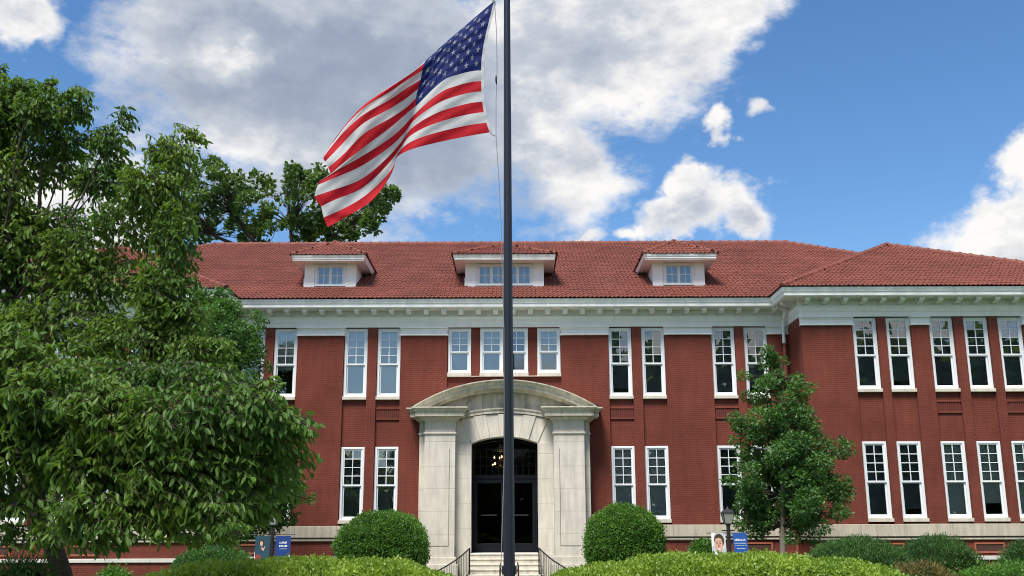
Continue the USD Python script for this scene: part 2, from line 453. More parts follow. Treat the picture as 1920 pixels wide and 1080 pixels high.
def sheet(xs, ys, dz, wob=0.0):
    X, Y = np.meshgrid(xs, ys, indexing='ij')
    Z = ground_z(X, Y) + dz
    if wob:
        Z = Z + wob * (meshkit.fbm(np.stack([X * 0.6, Y * 0.6, X * 0], -1), 3, 5) - 0.5)
    n = len(ys)
    i, j = np.meshgrid(np.arange(len(xs) - 1), np.arange(n - 1), indexing='ij')
    q = np.stack([i * n + j, (i + 1) * n + j, (i + 1) * n + j + 1, i * n + j + 1], -1).reshape(-1, 4)
    return np.stack([X, Y, Z], -1).reshape(-1, 3), q


xs = np.r_[-900, -300, -100, np.linspace(-40, 40, 41), 100, 300, 900]
ys = np.r_[-900, -300, -100, np.linspace(-20, 60, 81), 100, 300, 900]
tag(put('ground', sheet(xs, ys, 0.0, 0.05), 'lawn', None, True), 'green lawn around the building and flagpole', None, None, 'structure')
tag(put('path', sheet(np.array([XC - 2.0, XC - 1, XC, XC + 1, XC + 2.0]), np.linspace(3, 30.6, 60), 0.06), 'paving', None, True), 'pale paved path leading up to the entrance steps', None, None, 'structure')

# ------------------------------------------------------------------ the school building
B = thing('brick_building', 'long two storey red brick building with white cornice, red tiled roof and stone entrance', 'building')

HC, WH = 0.0678, 0.2133                  # brick course, brick length with joint


def clip_rows(u0, u1, z0, z1, holes):
    """Rows of (z, height, list of u intervals) of a region with rectangular holes."""
    k0, k1 = int(math.floor(z0 / HC)), int(math.ceil(z1 / HC))
    for k in range(k0, k1):
        a, b = max(z0, k * HC), min(z1, (k + 1) * HC)
        if b - a < 0.018:
            continue
        mid = (a + b) / 2
        iv = [(u0, u1)]
        for (h0, h1, g0, g1) in holes:
            if g0 < mid < g1:
                new = []
                for (p, q) in iv:
                    if h1 <= p or h0 >= q:
                        new.append((p, q)); continue
                    if h0 > p: new.append((p, h0))
                    if h1 < q: new.append((h1, q))
                iv = new
        yield k, a, b, iv


def brick_field(mb, u0, u1, z0, z1, frame, holes=(), j=0.0105):
    """Bricks laid in running bond on a plane. frame(u, out, z) -> point; each brick a five-faced box standing 7 mm proud of the mortar."""
    us = []
    for k, a, b, iv in clip_rows(u0, u1, z0, z1, holes):
        sh = WH / 2 if k % 2 else 0.0
        for (p, q) in iv:
            i0, i1 = int(math.floor((p - sh) / WH)), int(math.ceil((q - sh) / WH))
            for i in range(i0, i1):
                s, e = max(p, sh + i * WH), min(q, sh + (i + 1) * WH)
                if e - s > 0.03:
                    us.append((s + (j / 2 if s > p + 1e-6 else 0), e - (j / 2 if e < q - 1e-6 else 0), a + j / 2, b - j / 2))
    if not us:
        return
    us = np.array(us)
    n = len(us)
    jit = RNG.normal(0, 0.0012, n)
    V = np.zeros((n, 8, 3))
    for idx, (iu, io, iz) in enumerate([(0, 0, 2), (1, 0, 2), (1, 0, 3), (0, 0, 3), (0, 1, 2), (1, 1, 2), (1, 1, 3), (0, 1, 3)]):
        out = jit if io else np.full(n, -0.02)
        V[:, idx] = frame(us[:, iu], out, us[:, iz])
    F = np.array([[4, 5, 6], [4, 6, 7], [0, 1, 5], [0, 5, 4], [1, 2, 6], [1, 6, 5], [2, 3, 7], [2, 7, 6], [3, 0, 4], [3, 4, 7]])
    mb.add(V.reshape(-1, 3), (F[None] + 8 * np.arange(n)[:, None, None]).reshape(-1, 3))


bricks, mortar = MB(), MB()
REC = 0.10                               # depth of the window bays
Z_TOP, Z_BAND1, Z_BAND0 = 8.30, 1.60, 1.22
UP, LO, CE = (5.90, 8.27), (1.78, 4.20), (6.70, 8.27)   # bottom and head of upper, lower and centre windows
W_WIN = 0.80
main_cols = [s * o for o in (3.99, 5.13, 7.56, 8.68) for s in (1, -1)]
centre_cols = [-1.555, -0.445, 0.415, 1.53]
wing_cols = [-3.66, -2.55, -1.13, 0.02, 1.15, 2.56, 3.67]
WING_C = 15.58


def front_frame(y):
    return lambda u, o, z: np.stack([XC + u, np.broadcast_to(y - o, np.shape(u)), z], -1)


def side_frame(x, sgn):
    return lambda u, o, z: np.stack([np.broadcast_to(x + sgn * o, np.shape(u)), u, z], -1)


def facade(u0, u1, y, slots, door=None):
    """One front wall: proud brick, recessed slots [(a, b, bottom, top, windows [(x0, x1, z0, z1)])], with mortar backing."""
    holes = [(a, b, s0, s1) for a, b, s0, s1, _ in slots] + [(u0 - 1, u1 + 1, Z_BAND0 - 0.13, Z_BAND1)] + ([door] if door else [])
    brick_field(bricks, u0, u1, 0.62, Z_TOP - 0.29, front_frame(y), holes)
    brick_field(bricks, u0, u1, -0.05, 0.50, front_frame(y - 0.05), [door] if door else [])
    edges = sorted(slots)
    cur = u0
    for a, b, s0, s1, wins in edges:
        mortar.box(XC + cur, XC + a, y + 0.006, y + 0.35, 0.0, Z_TOP + 0.3)
        if door and a < door[0] < b:
            mortar.box(XC + a, XC + door[0], y + 0.006, y + 0.35, 0.0, s0); mortar.box(XC + door[1], XC + b, y + 0.006, y + 0.35, 0.0, s0)
            mortar.box(XC + door[0], XC + door[1], y + 0.006, y + 0.35, door[3], s0)
        else:
            mortar.box(XC + a, XC + b, y + 0.006, y + 0.35, 0.0, s0)
        if s1 < Z_TOP:
            mortar.box(XC + a, XC + b, y + 0.006, y + 0.35, s1, Z_TOP + 0.3)
        wh = [(w[0], w[1], w[2] - 0.12, w[3]) for w in wins]
        brick_field(bricks, a, b, s0, s1, front_frame(y + REC), wh)
        xs_ = sorted({a, b, *[w[0] for w in wh], *[w[1] for w in wh]})
        for p, q in zip(xs_[:-1], xs_[1:]):
            zc = s0
            for w in sorted([w for w in wh if w[0] - 1e-6 <= p and q <= w[1] + 1e-6], key=lambda w: w[2]):
                mortar.box(XC + p, XC + q, y + REC + 0.006, y + 0.35, zc, w[2]); zc = w[3]
            if zc < s1 - 1e-6:
                mortar.box(XC + p, XC + q, y + REC + 0.006, y + 0.35, zc, s1)
        cur = b
    mortar.box(XC + cur, XC + u1, y + 0.006, y + 0.35, 0.0, Z_TOP + 0.3)
    for p, q in ([(u0, door[0]), (door[1], u1)] if door else [(u0, u1)]):
        mortar.box(XC + p, XC + q, y - 0.044, y + 0.004, 0.0, 0.50)


windows = []


def column(c, y, specs):
    a, b = c - W_WIN / 2, c + W_WIN / 2
    ws = [(a, b, z0, z1) for z0, z1 in specs]
    windows.extend((XC + a, XC + b, z0, z1, y + REC) for z0, z1 in specs)
    return ws


mslots = []
for c in sorted(main_cols):
    mslots.append((c - W_WIN / 2 - 0.012, c + W_WIN / 2 + 0.012, Z_BAND1, Z_TOP, column(c, YM, [LO, UP])))
cw = []
for c in centre_cols:
    cw += column(c, YM, [CE])
mslots.append((-1.975, 1.945, 6.20, Z_TOP, cw))
facade(-9.8, 9.8, YM, mslots, (-1.10, 1.10, -1.0, 4.9))
# doorway through the main wall is covered by the portal; vestibule stands behind it
for sgn in (1, -1):
    slots = []
    for c in wing_cols:
        cc = sgn * (WING_C + c)
        slots.append((cc - W_WIN / 2 - 0.012, cc + W_WIN / 2 + 0.012, Z_BAND1, Z_TOP, column(cc, YW, [LO, UP])))
    u0, u1 = (9.8, 21.36) if sgn > 0 else (-21.36, -9.8)
    facade(u0, u1, YW, slots)
    x = XC + sgn * 9.8
    for z0, z1, o in ((0.62, Z_BAND0 - 0.13, 0), (Z_BAND1, Z_TOP - 0.29, 0), (-0.05, 0.5, 0.05)):
        brick_field(bricks, YW, YM, z0, z1, (lambda xx, s_: lambda u, oo, z: np.stack([np.broadcast_to(xx - s_ * (oo), np.shape(u)), u, z], -1))(x - sgn * o, sgn))
    mortar.box(x + sgn * 0.006, x + sgn * 0.35, YW + 0.36, YM + 0.3, 0, Z_TOP + 0.3)
    x2 = XC + sgn * 21.36
    mortar.box(x2 - sgn * 0.35, x2, YW + 0.36, 60, 0, Z_TOP + 0.3)

tag(bricks.build('brickwork', 'brick_red', B), None, None, None, 'stuff')
mortar.build('wall', 'mortar_red', B)
inner = MB()
for sgn in (1, -1):
    a, b = sorted((XC + sgn * 1.6, XC + sgn * 21.0))
    inner.box(a, b, 38.6, 38.8, 0, 8.6)
    for z in (0.55, 4.75, 8.62):
        inner.box(a, b, YM + 0.36, 38.6, z, z + 0.14)
        a2, b2 = sorted((XC + sgn * 10.2, XC + sgn * 21.0))
        inner.box(a2, b2, YW + 0.36, YM + 0.34, z, z + 0.14)
inner.box(XC - 1.6, XC + 1.6, 38.6, 38.8, 4.9, 8.6)
inner.build('interior_wall', 'interior_paint', B)

# bands and cornice run round the whole front
PLAN = [(XC - 21.36, 60), (XC - 21.36, YW), (XC - 9.8, YW), (XC - 9.8, YM), (XC + 9.8, YM), (XC + 9.8, YW), (XC + 21.36, YW), (XC + 21.36, 60)]


def moulding(name, prof, mat, plan=PLAN):
    put(name, sweep(plan, prof), mat, B)


moulding('architrave', [(-0.05, 8.29), (0.04, 8.29), (0.04, 8.44), (0.065, 8.45), (0.065, 8.58), (0.09, 8.60), (0.10, 8.66), (0.05, 8.665), (-0.05, 8.665)], 'white_paint')
moulding('frieze', [(-0.05, 8.668), (0.045, 8.668), (0.045, 8.86), (-0.05, 8.86)], 'white_paint')
moulding('soffit', [(-0.05, 8.863), (0.60, 8.863), (0.60, 8.90), (-0.05, 8.90)], 'white_paint')
moulding('cornice', [(0.603, 8.85), (0.66, 8.88), (0.665, 8.99), (0.69, 9.00), (0.70, 9.03), (0.725, 9.08), (0.74, 9.11), (0.74, 9.14), (0.603, 9.14)], 'white_paint')
DOORW = 2.80
for plan in ([p for p in PLAN[:4]] + [(XC - DOORW, YM)], [(XC + DOORW, YM)] + [p for p in PLAN[4:]]):
    pl = np.array(plan, float)
    # stone band of separate blocks with fine joints
    seg = np.diff(pl, axis=0); L = np.linalg.norm(seg, axis=1)
    moulding('band_moulding', [(-0.05, 1.10), (0.05, 1.10), (0.07, 1.13), (0.07, 1.165), (-0.05, 1.17)], 'stone_band', plan)
    moulding('band_recess', [(-0.05, 1.172), (0.02, 1.172), (0.02, 1.218), (-0.05, 1.218)], 'joint_dark', plan)
    moulding('band_backing', [(-0.05, 1.22), (0.045, 1.22), (0.045, 1.585), (-0.05, 1.585)], 'joint_dark', plan)
    moulding('ledge_backing', [(-0.04, 0.50), (0.08, 0.50), (0.08, 0.615), (-0.04, 0.615)], 'joint_dark', plan)
band_runs = [(-21.36, -9.8, YW), (9.8, 21.36, YW), (-9.72, -DOORW, YM), (DOORW, 9.72, YM)]
for u0, u1, y in band_runs:
    for (name, step, z0, z1, out, mat) in (('band_stone', 1.45, 1.222, 1.60, 0.065, 'stone_band'), ('ledge_stone', 1.25, 0.502, 0.62, 0.10, 'ledge_stone')):
        n = max(1, round((u1 - u0) / step))
        for i in range(n):
            a, b = u0 + (u1 - u0) * i / n, u0 + (u1 - u0) * (i + 1) / n
            MB().box(XC + a + 0.003, XC + b - 0.003, y - out, y - 0.02, z0, z1, 0.008).build(name, mat, B)
for sgn in (1, -1):
    for (name, z0, z1, out, mat) in (('band_stone', 1.222, 1.60, 0.065, 'stone_band'), ('ledge_stone', 0.502, 0.62, 0.10, 'ledge_stone')):
        x = XC + sgn * 9.8
        a, b = sorted((x - sgn * out, x + sgn * 0.02))
        MB().box(a, b, YW - out + 0.003, YM - out - 0.003, z0, z1, 0.008).build(name, mat, B)

# modillions under the soffit
def modillion(x, y, w=0.17):
    m = MB()
    prof = [(0.048, 8.70), (0.30, 8.705), (0.44, 8.735), (0.52, 8.76), (0.53, 8.80), (0.53, 8.858), (0.048, 8.858)]
    m.add(*sweep([(x - w / 2, y), (x + w / 2, y)], prof))
    m.box(x - w / 2 - 0.015, x + w / 2 + 0.015, y - 0.56, y - 0.05, 8.825, 8.861)
    m.build('modillion', 'white_paint', B)


n = 32
for i in range(n):
    modillion(XC - 9.25 + 18.5 * i / (n - 1), YM)
for sgn in (1, -1):
    for i in range(19):
        modillion(XC + sgn * (9.95 + 11.2 * i / 18), YW)
    for i in range(2):
        m = MB()
        y = YW + 0.25 + 0.62 * i
        x = XC + sgn * 9.8
        plan = [(x, y - 0.085), (x, y + 0.085)] if sgn < 0 else [(x, y + 0.085), (x, y - 0.085)]
        m.add(*sweep(plan, [(0.048, 8.70), (0.30, 8.705), (0.44, 8.735), (0.52, 8.76), (0.53, 8.80), (0.53, 8.858), (0.048, 8.858)]))
        m.build('modillion', 'white_paint', B)

# white caps on the broad piers under the architrave
piers = [(-9.8, -9.09), (-7.15, -5.54), (-4.72 + 1.14, -1.98), (1.95, 3.58), (5.54, 7.15), (9.09, 9.8)]
wing_piers = [(9.8, 11.51), (13.44, 14.04), (17.14, 17.73), (19.66, 21.36)]
pier_list = [(a, b, YM) for a, b in piers] + [(a, b, YW) for a, b in wing_piers] + [(-b, -a, YW) for a, b in wing_piers]
for a, b, y in pier_list:
    m = MB()
    x0, x1 = XC + a, XC + b
    o = 0.0 if abs(a) == 9.8 or abs(b) == 9.8 else 0.0
    m.box(x0 - 0.01, x1 + 0.01, y - 0.03, y + 0.1, 8.005, 8.287)
    m.box(x0 - 0.03, x1 + 0.03, y - 0.085, y + 0.1, 7.995, 8.04, 0.012)
    m.box(x0 - 0.02, x1 + 0.02, y - 0.06, y + 0.1, 8.20, 8.245, 0.012)
    m.box(x0 - 0.04, x1 + 0.04, y - 0.12, y + 0.1, 8.245, 8.288, 0.012)
    cap = m.build('pier_cap', 'white_paint', B)
    w = b - a
    if w > 1.2:
        for t in (0.27, 0.73):
            r = MB().lathe([(0.058, 0), (0.058, 0.02), (0.045, 0.04), (0.03, 0.03), (0.001, 0.045)], sides=12)
            v, f = r.get()
            v = np.stack([v[:, 0] + x0 + w * t, y - 0.03 - v[:, 2] * 0.6, v[:, 1] + 8.12], 1)
            put('rosette', (v, f), 'white_paint', cap)

# grilles under some windows
def grille(c, y, z0=5.15, z1=5.46, w=0.78):
    g = part_group('vent_grille', B)
    yb = y + REC
    MB().box(XC + c - w / 2, XC + c + w / 2, yb - 0.012, yb + 0.004, z0, z1).build('back', 'vent_dark', g)
    fr = MB()
    fr.box(XC + c - w / 2 - 0.03, XC + c + w / 2 + 0.03, yb - 0.05, yb - 0.002, z1, z1 + 0.06, 0.006)
    fr.box(XC + c - w / 2 - 0.03, XC + c + w / 2 + 0.03, yb - 0.045, yb - 0.002, z0 - 0.05, z0, 0.006)
    fr.build('frame', 'brick_red', g)
    for i in range(11):
        x = XC + c - w / 2 + w * (i + 0.5) / 11
        MB().box(x - 0.022, x + 0.022, yb - 0.03, yb - 0.014, z0 + 0.004, z1 - 0.004).build('bar', 'brick_grille', g)


for c, y in ((3.99, YM), (-3.99, YM), (7.56, YM), (-7.56, YM), (WING_C - 1.13, YW), (WING_C + 1.15, YW), (-WING_C + 1.13, YW), (-WING_C - 1.15, YW)):
    grille(c, y)


def base_vent(c, y, z0=0.70, z1=1.02, w=0.95):
    g = part_group('base_vent', B)
    MB().box(XC + c - w / 2 + 0.05, XC + c + w / 2 - 0.05, y - 0.02, y + 0.004, z0 + 0.05, z1 - 0.05).build('screen', 'vent_dark', g)
    fr = MB()
    for (a, b, p, q) in ((-w / 2, w / 2, z0, z0 + 0.05), (-w / 2, w / 2, z1 - 0.05, z1), (-w / 2, -w / 2 + 0.05, z0 + 0.05, z1 - 0.05), (w / 2 - 0.05, w / 2, z0 + 0.05, z1 - 0.05)):
        fr.box(XC + c + a, XC + c + b, y - 0.04, y - 0.004, p, q, 0.006)
    fr.build('frame', 'vent_orange', g)


for c, y in ((-13.2, YW), (-16.0, YW), (15.25, YW), (12.1, YW), (8.36, YM), (4.6, YM), (-4.6, YM), (-8.36, YM)):
    base_vent(c, y)


# windows
def window(x0, x1, z0, z1, yw, rows, blind, drop, seed):
    rr = random.Random(seed)
    g = part_group('window', B)
    cz = 0.055
    fr = MB()
    jw = 0.085
    fr.box(x0 + 0.004, x0 + jw, yw - 0.015, yw + 0.13, z0 + 0.003, z1 - 0.003, 0.006)
    fr.box(x1 - jw, x1 - 0.004, yw - 0.015, yw + 0.13, z0 + 0.003, z1 - 0.003, 0.006)
    fr.box(x0 + jw - 0.001, x1 - jw + 0.001, yw - 0.012, yw + 0.13, z1 - 0.08, z1 - 0.003, 0.006)
    fr.box(x0 + jw - 0.001, x1 - jw + 0.001, yw - 0.012, yw + 0.13, z0 + 0.003, z0 + 0.06, 0.006)
    fr.build('frame', 'window_paint', g)
    a, b = x0 + jw, x1 - jw
    h0, h1 = z0 + 0.06, z1 - 0.08
    zm = h0 + (h1 - h0) * 0.475
    s = 0.04
    us = MB()                                   # upper sash with its bars, in front of the lower
    ys0, ys1 = yw + 0.012, yw + 0.05
    us.box(a, a + s, ys0, ys1, zm - 0.02, h1); us.box(b - s, b, ys0, ys1, zm - 0.02, h1)
    us.box(a + s, b - s, ys0, ys1, h1 - s, h1); us.box(a + s, b - s, ys0 - 0.006, ys1, zm - 0.025, zm + 0.03)
    us.build('upper_sash', 'window_paint', g)
    ga, gb, g0, g1 = a + s, b - s, zm + 0.03, h1 - s
    bar = MB()
    bw = 0.013
    xm = (ga + gb) / 2
    bar.box(xm - bw, xm + bw, ys0 + 0.004, ys1 - 0.004, g0, g1)
    for k in range(1, rows):
        z = g0 + (g1 - g0) * k / rows
        bar.box(ga, xm - bw, ys0 + 0.006, ys1 - 0.006, z - bw, z + bw); bar.box(xm + bw, gb, ys0 + 0.006, ys1 - 0.006, z - bw, z + bw)
    bar.build('glazing_bars', 'window_paint', g)
    ls = MB()
    yl0, yl1 = yw + 0.056, yw + 0.095
    s2 = 0.05
    ls.box(a, a + s2, yl0, yl1, h0, zm - 0.026); ls.box(b - s2, b, yl0, yl1, h0, zm - 0.026)
    ls.box(a + s2, b - s2, yl0, yl1, h0, h0 + 0.06); ls.box(a + s2, b - s2, yl0, yl1, zm - 0.055, zm - 0.027)
    ls.build('lower_sash', 'window_paint', g)

    def pane(p, q, r, t, y):
        tx, tz = rr.gauss(0, 0.004), rr.gauss(0, 0.004)
        w_, h_ = q - p, t - r
        v = [[x, y + tx * (x - (p + q) / 2) + tz * (z - (r + t) / 2), z] for x, z in ((p, r), (q, r), (q, t), (p, t))]
        v2 = [[x, y_ + 0.004, z] for x, y_, z in v]
        m = MB().add(np.array(v + v2), np.array([[0, 1, 2, 3], [5, 4, 7, 6], [0, 4, 5, 1], [1, 5, 6, 2], [2, 6, 7, 3], [3, 7, 4, 0]]))
        m.build('pane', 'window_glass', g)

    for k in range(rows):
        r, t = g0 + (g1 - g0) * k / rows, g0 + (g1 - g0) * (k + 1) / rows
        r += bw if k else 0
        t -= bw if k < rows - 1 else 0
        pane(ga, xm - bw, r, t, (ys0 + ys1) / 2); pane(xm + bw, gb, r, t, (ys0 + ys1) / 2)
    pane(a + s2, b - s2, h0 + 0.06, zm - 0.055, (yl0 + yl1) / 2)
    sill = MB()
    sill.box(x0 - 0.01, x1 + 0.01, yw - REC - 0.025, yw + 0.12, z0 - 0.115, z0 - 0.002, 0.008)
    sill.build('sill', 'limestone', g)
    if drop > 0:
        bl = MB()
        zt, zb = h1 + 0.02, h1 + 0.02 - (h1 - h0) * drop
        nsl = max(3, int((zt - zb) / 0.06)) if blind == 'blind_grey' else 0
        if not nsl:
            bl.box(a, b, yw + 0.150, yw + 0.154, zb, zt)
        for k in range(nsl):                      # slats
            z = zt - (zt - zb) * (k + 0.5) / nsl
            h = (zt - zb) / nsl * 0.5
            bl.add([[a, yw + 0.150, z - h], [b, yw + 0.150, z - h], [b, yw + 0.170, z + h], [a, yw + 0.170, z + h]], [[0, 1, 2, 3]])
        bl.box(a, b, yw + 0.148, yw + 0.165, zb - 0.03, zb)
        bl.build('blind', blind, g)


wr = random.Random(11)
for i, (x0, x1, z0, z1, yw) in enumerate(windows):
    u = (x0 + x1) / 2 - XC
    upper, centre = z0 > 5, z0 > 6.3
    rows = 3 if centre else 4
    if centre:
        blind, drop = ('blind_white', 1.0) if u < -1 else (('blind_grey', 0.85) if 0 < u < 1 else ('blind_white', 0.95))
    elif upper and u < -3:
        blind, drop = 'blind_white', (1.0 if u > -6 else 0.6)
    elif upper:
        blind, drop = 'blind_grey', wr.choice([0.9, 1.0, 0.95])
    elif u > 13.5:
        blind, drop = 'blind_white', wr.choice([1.0, 0.82])
    elif u > 3 and u < 6:
        blind, drop = 'blind_white', 0.98
    else:
        blind, drop = 'blind_grey', wr.choice([0.9, 1.0])
    window(x0, x1, z0, z1, yw, rows, blind, drop, i)
MB().box(XC - 1.97, XC + 1.94, YM - 0.03, YM + REC, 6.565, 6.585, 0.005).build('centre_sill', 'limestone', B)

# downpipe at the inner corner
g = part_group('downpipe', B)
px_ = XC + 9.62
MB().tube([(px_, YM - 0.5, 8.84), (px_, YM - 0.45, 8.62), (px_, YM - 0.14, 8.35), (px_, YM - 0.13, 7.65)], 0.06, 10).build('upper_pipe', 'white_paint', g, 40)
MB().tube([(px_, YM - 0.13, 7.65), (px_, YM - 0.13, 0.0)], 0.062, 10).build('lower_pipe', 'pipe_red', g, 40)
for z in (7.62, 5.4, 3.0):
    MB().box(px_ - 0.09, px_ + 0.09, YM - 0.2, YM - 0.01, z, z + 0.05, 0.008).build('bracket', 'pipe_red', g)

# ------------------------------------------------------------------ roof
SL = 0.5
EZ = 9.17
YE, YEW, XE = YM - 0.75, YW - 0.75, 9.05
RIDGE_Y, RIDGE_Z = 42.5, EZ + SL * (42.5 - YE)
RL, RR = -12.9, 11.9
roof = part_group('roof', B)
xL, xR = RL - (RIDGE_Y - YE), RR + (RIDGE_Y - YE)
deck = MB()
dz = -0.03
YB = RIDGE_Y + 8.75
deck.add([[xL, YE, EZ + dz], [xR, YE, EZ + dz], [RR, RIDGE_Y, RIDGE_Z + dz], [RL, RIDGE_Y, RIDGE_Z + dz], [xL, YB, EZ + dz], [xR, YB, EZ + dz]],
         [[0, 1, 2], [0, 2, 3], [3, 2, 5], [3, 5, 4], [1, 5, 2], [0, 3, 4]])


def wing_geo(sgn):
    a, b, c = XC + sgn * XE, XC + sgn * 22.1, XC + sgn * 14.95
    pk = np.array([c, 38.3, EZ + SL * (38.3 - YEW)])
    return a, b, pk


for sgn in (1, -1):
    a, b, pk = wing_geo(sgn)
    deck.add([[a, YEW, EZ + dz], [b, YEW, EZ + dz], pk + [0, 0, dz], [pk[0], 50, pk[2] + dz], [a, 50, EZ + dz], [b, 50, EZ + dz]], [[0, 1, 2], [0, 2, 3], [0, 3, 4], [1, 5, 3], [1, 3, 2]])
deck.build('roof_deck', 'roof_under', roof)

TW, TL = 0.15, 0.265
_pa = np.array([0.0, 0.075, 0.088, 0.108, 0.130, 0.152, 0.172, 0.186]) * TW / 0.19
_ph = np.array([0.004, 0.0, 0.010, 0.024, 0.029, 0.024, 0.010, 0.004])
_k = len(_pa)


def tile_template():
    v, f = [], []
    for (b, lift) in ((-0.02, 0.028), (TL + 0.03, 0.004)):
        for a, h in zip(_pa, _ph):
            v.append([a, b, h + lift])
    for a, h in zip(_pa, _ph):                    # front lip
        v.append([a, -0.02, h + lift - 0.0 - 0.0]) if False else v.append([a, -0.018, h + 0.002])
    for i in range(_k - 1):
        f.append([i, i + 1, _k + i + 1]); f.append([i, _k + i + 1, _k + i])
        f.append([2 * _k + i, 2 * _k + i + 1, i + 1]); f.append([2 * _k + i, i + 1, i])
    return np.array(v, float), np.array(f)


TILE_V, TILE_F = tile_template()


def tiles_on(O, e, s, poly, skip=None):
    """Tiles on a roof plane: O the eave's start, e along the eave, s up the slope; poly in (along, up). Returns an array of placed tiles (n, k, 3) with their (along, up)."""
    O, e, s = (np.asarray(q, float) for q in (O, e, s))
    e /= np.linalg.norm(e); s /= np.linalg.norm(s)
    nrm = np.cross(e, s)
    if nrm[2] < 0:
        nrm = -nrm
    pg = Polygon(poly).buffer(0.02)
    x0, y0, x1, y1 = pg.bounds
    out, at = [], []
    from shapely import contains_xy
    A, Bv = np.meshgrid(np.arange(x0, x1, TW), np.arange(y0, y1, TL), indexing='xy')
    A = A.ravel(); Bv = Bv.ravel()
    ok = contains_xy(pg, A + TW / 2, Bv + TL * 0.4)
    A, Bv = A[ok], Bv[ok]
    if skip is not None:
        keep = ~skip(A + TW / 2, Bv + TL / 2)
        A, Bv = A[keep], Bv[keep]
    n = len(A)
    jit = RNG.normal(0, 0.004, (n, 3)) * [1, 1.6, 0.6]
    loc = TILE_V[None] + np.stack([A, Bv, np.zeros(n)], 1)[:, None] + jit[:, None]
    W = O + loc[..., :1] * e + loc[..., 1:2] * s + loc[..., 2:] * nrm
    return W, np.stack([A, Bv], 1)


def join(W):
    n, k = W.shape[:2]
    return W.reshape(-1, 3), (TILE_F[None] + k * np.arange(n)[:, None, None]).reshape(-1, 3)


SS = math.sqrt(1 + SL * SL)
all_tiles = []
main_len = xR - xL
h_main = (RIDGE_Y - YE) * SS


def in_wing(sgn):
    a, b, pk = wing_geo(sgn)
    def t(A, Bv):
        x = xL + A; y = YE + Bv / SS
        z = EZ + SL * (y - YE)
        # below the wing's inner slope?
        k = (pk[2] - EZ) / abs(pk[0] - a)
        zi = EZ + k * (sgn * (x - a))
        zi = np.minimum(zi, pk[2])
        return (sgn * (x - a) > 0) & (zi > z + 0.02)
    return t


sk1, sk2 = in_wing(1), in_wing(-1)
DORM = [(XC - 6.24, 1.81, 2.60), (XC, 2.78, 3.62), (XC + 6.24, 1.81, 2.60)]     # centre, body width, eave width
Y_D, ZD0 = 35.26, EZ + SL * (35.26 - YE)


def in_dormer(A, Bv):
    x = xL + A; y = YE + Bv / SS
    r = np.zeros(len(A), bool)
    for c, w, _ in DORM:
        r |= (np.abs(x - c) < w / 2 - 0.02) & (y > Y_D - 0.02) & (y < Y_D + 1.7)
    return r


W1, at1 = tiles_on([xL, YE, EZ], [1, 0, 0], [0, 1, SL], [(0, 0), (main_len, 0), (RR - xL, h_main), (RL - xL, h_main)], lambda A, Bv: sk1(A, Bv) | sk2(A, Bv) | in_dormer(A, Bv))
sel = (at1[:, 1] < 0.8) & (xL + at1[:, 0] > -9.3) & (xL + at1[:, 0] < 9.1)
near = [W1[sel]]
all_tiles.append(W1[~sel])
for sgn in (1, -1):
    a, b, pk = wing_geo(sgn)
    lo = min(a, b)
    hh = (pk[1] - YEW) * SS
    Wf, af = tiles_on([lo, YEW, EZ], [1, 0, 0], [0, 1, SL], [(0, 0), (abs(b - a), 0), (pk[0] - lo, hh)])
    if sgn > 0:
        s2 = (af[:, 1] < 0.15) & (lo + af[:, 0] < 16.8)
        near.append(Wf[s2]); Wf = Wf[~s2]
    all_tiles.append(Wf)
    k = (pk[2] - EZ) / abs(pk[0] - a)
    ks = math.sqrt(1 + k * k)
    hw = abs(pk[0] - a) * ks
    # inner slope of the wing (faces the middle of the building)
    e = [0, -1, 0] if sgn > 0 else [0, 1, 0]
    if sgn > 0:
        Wi, _ = tiles_on([a, 50, EZ], [0, -1, 0], [1, 0, k], [(0, 0), (50 - YEW, 0), (50 - pk[1], hw), (0, hw)])
    else:
        Wi, _ = tiles_on([a, YEW, EZ], [0, 1, 0], [-1, 0, k], [(0, 0), (50 - YEW, 0), (50 - YEW, hw), (pk[1] - YEW, hw)])
    all_tiles.append(Wi)
near = np.concatenate(near)
all_tiles.append(near[300:])
near = near[:300]
for w in near:
    put('roof_tile', (w, TILE_F), 'roof_clay', roof)
tag(put('tile_field', join(np.concatenate(all_tiles)), 'roof_clay', roof), None, None, None, 'stuff')


def ridge_run(p, q, parent, step=0.40, r=0.115, name='ridge_tile'):
    p, q = np.asarray(p, float), np.asarray(q, float)
    L = np.linalg.norm(q - p)
    n = max(2, round(L / step))
    d = (q - p) / L
    side = np.cross(d, [0, 0, 1.0]); side /= np.linalg.norm(side)
    up = np.cross(side, d)
    for i in range(n):
        m = MB()
        rows = []
        for t, rr in ((i / n, r * 0.92), ((i + 0.80) / n, r * 0.98), ((i + 0.82) / n, r * 1.16), ((i + 1.03) / n, r * 1.16)):
            c = p + d * L * t + up * (-0.02)
            ang = np.linspace(-0.15, math.pi + 0.15, 8)
            rows.append(c + rr * (np.cos(ang)[:, None] * side + np.sin(ang)[:, None] * up))
        v = np.concatenate(rows + [rows[0] * 0.0 + p + d * L * i / n, rows[-1] * 0.0 + p + d * L * (i + 1.03) / n])
        f = [[a * 8 + j, a * 8 + j + 1, (a + 1) * 8 + j + 1, (a + 1) * 8 + j] for a in range(3) for j in range(7)]
        f += [[32 + j, 32 + j, j, j + 1] for j in range(7)] + [[40 + j, 40 + j, 24 + j + 1, 24 + j] for j in range(7)]
        m.add(v, np.array(f))
        m.build(name, 'roof_clay', parent, 35)


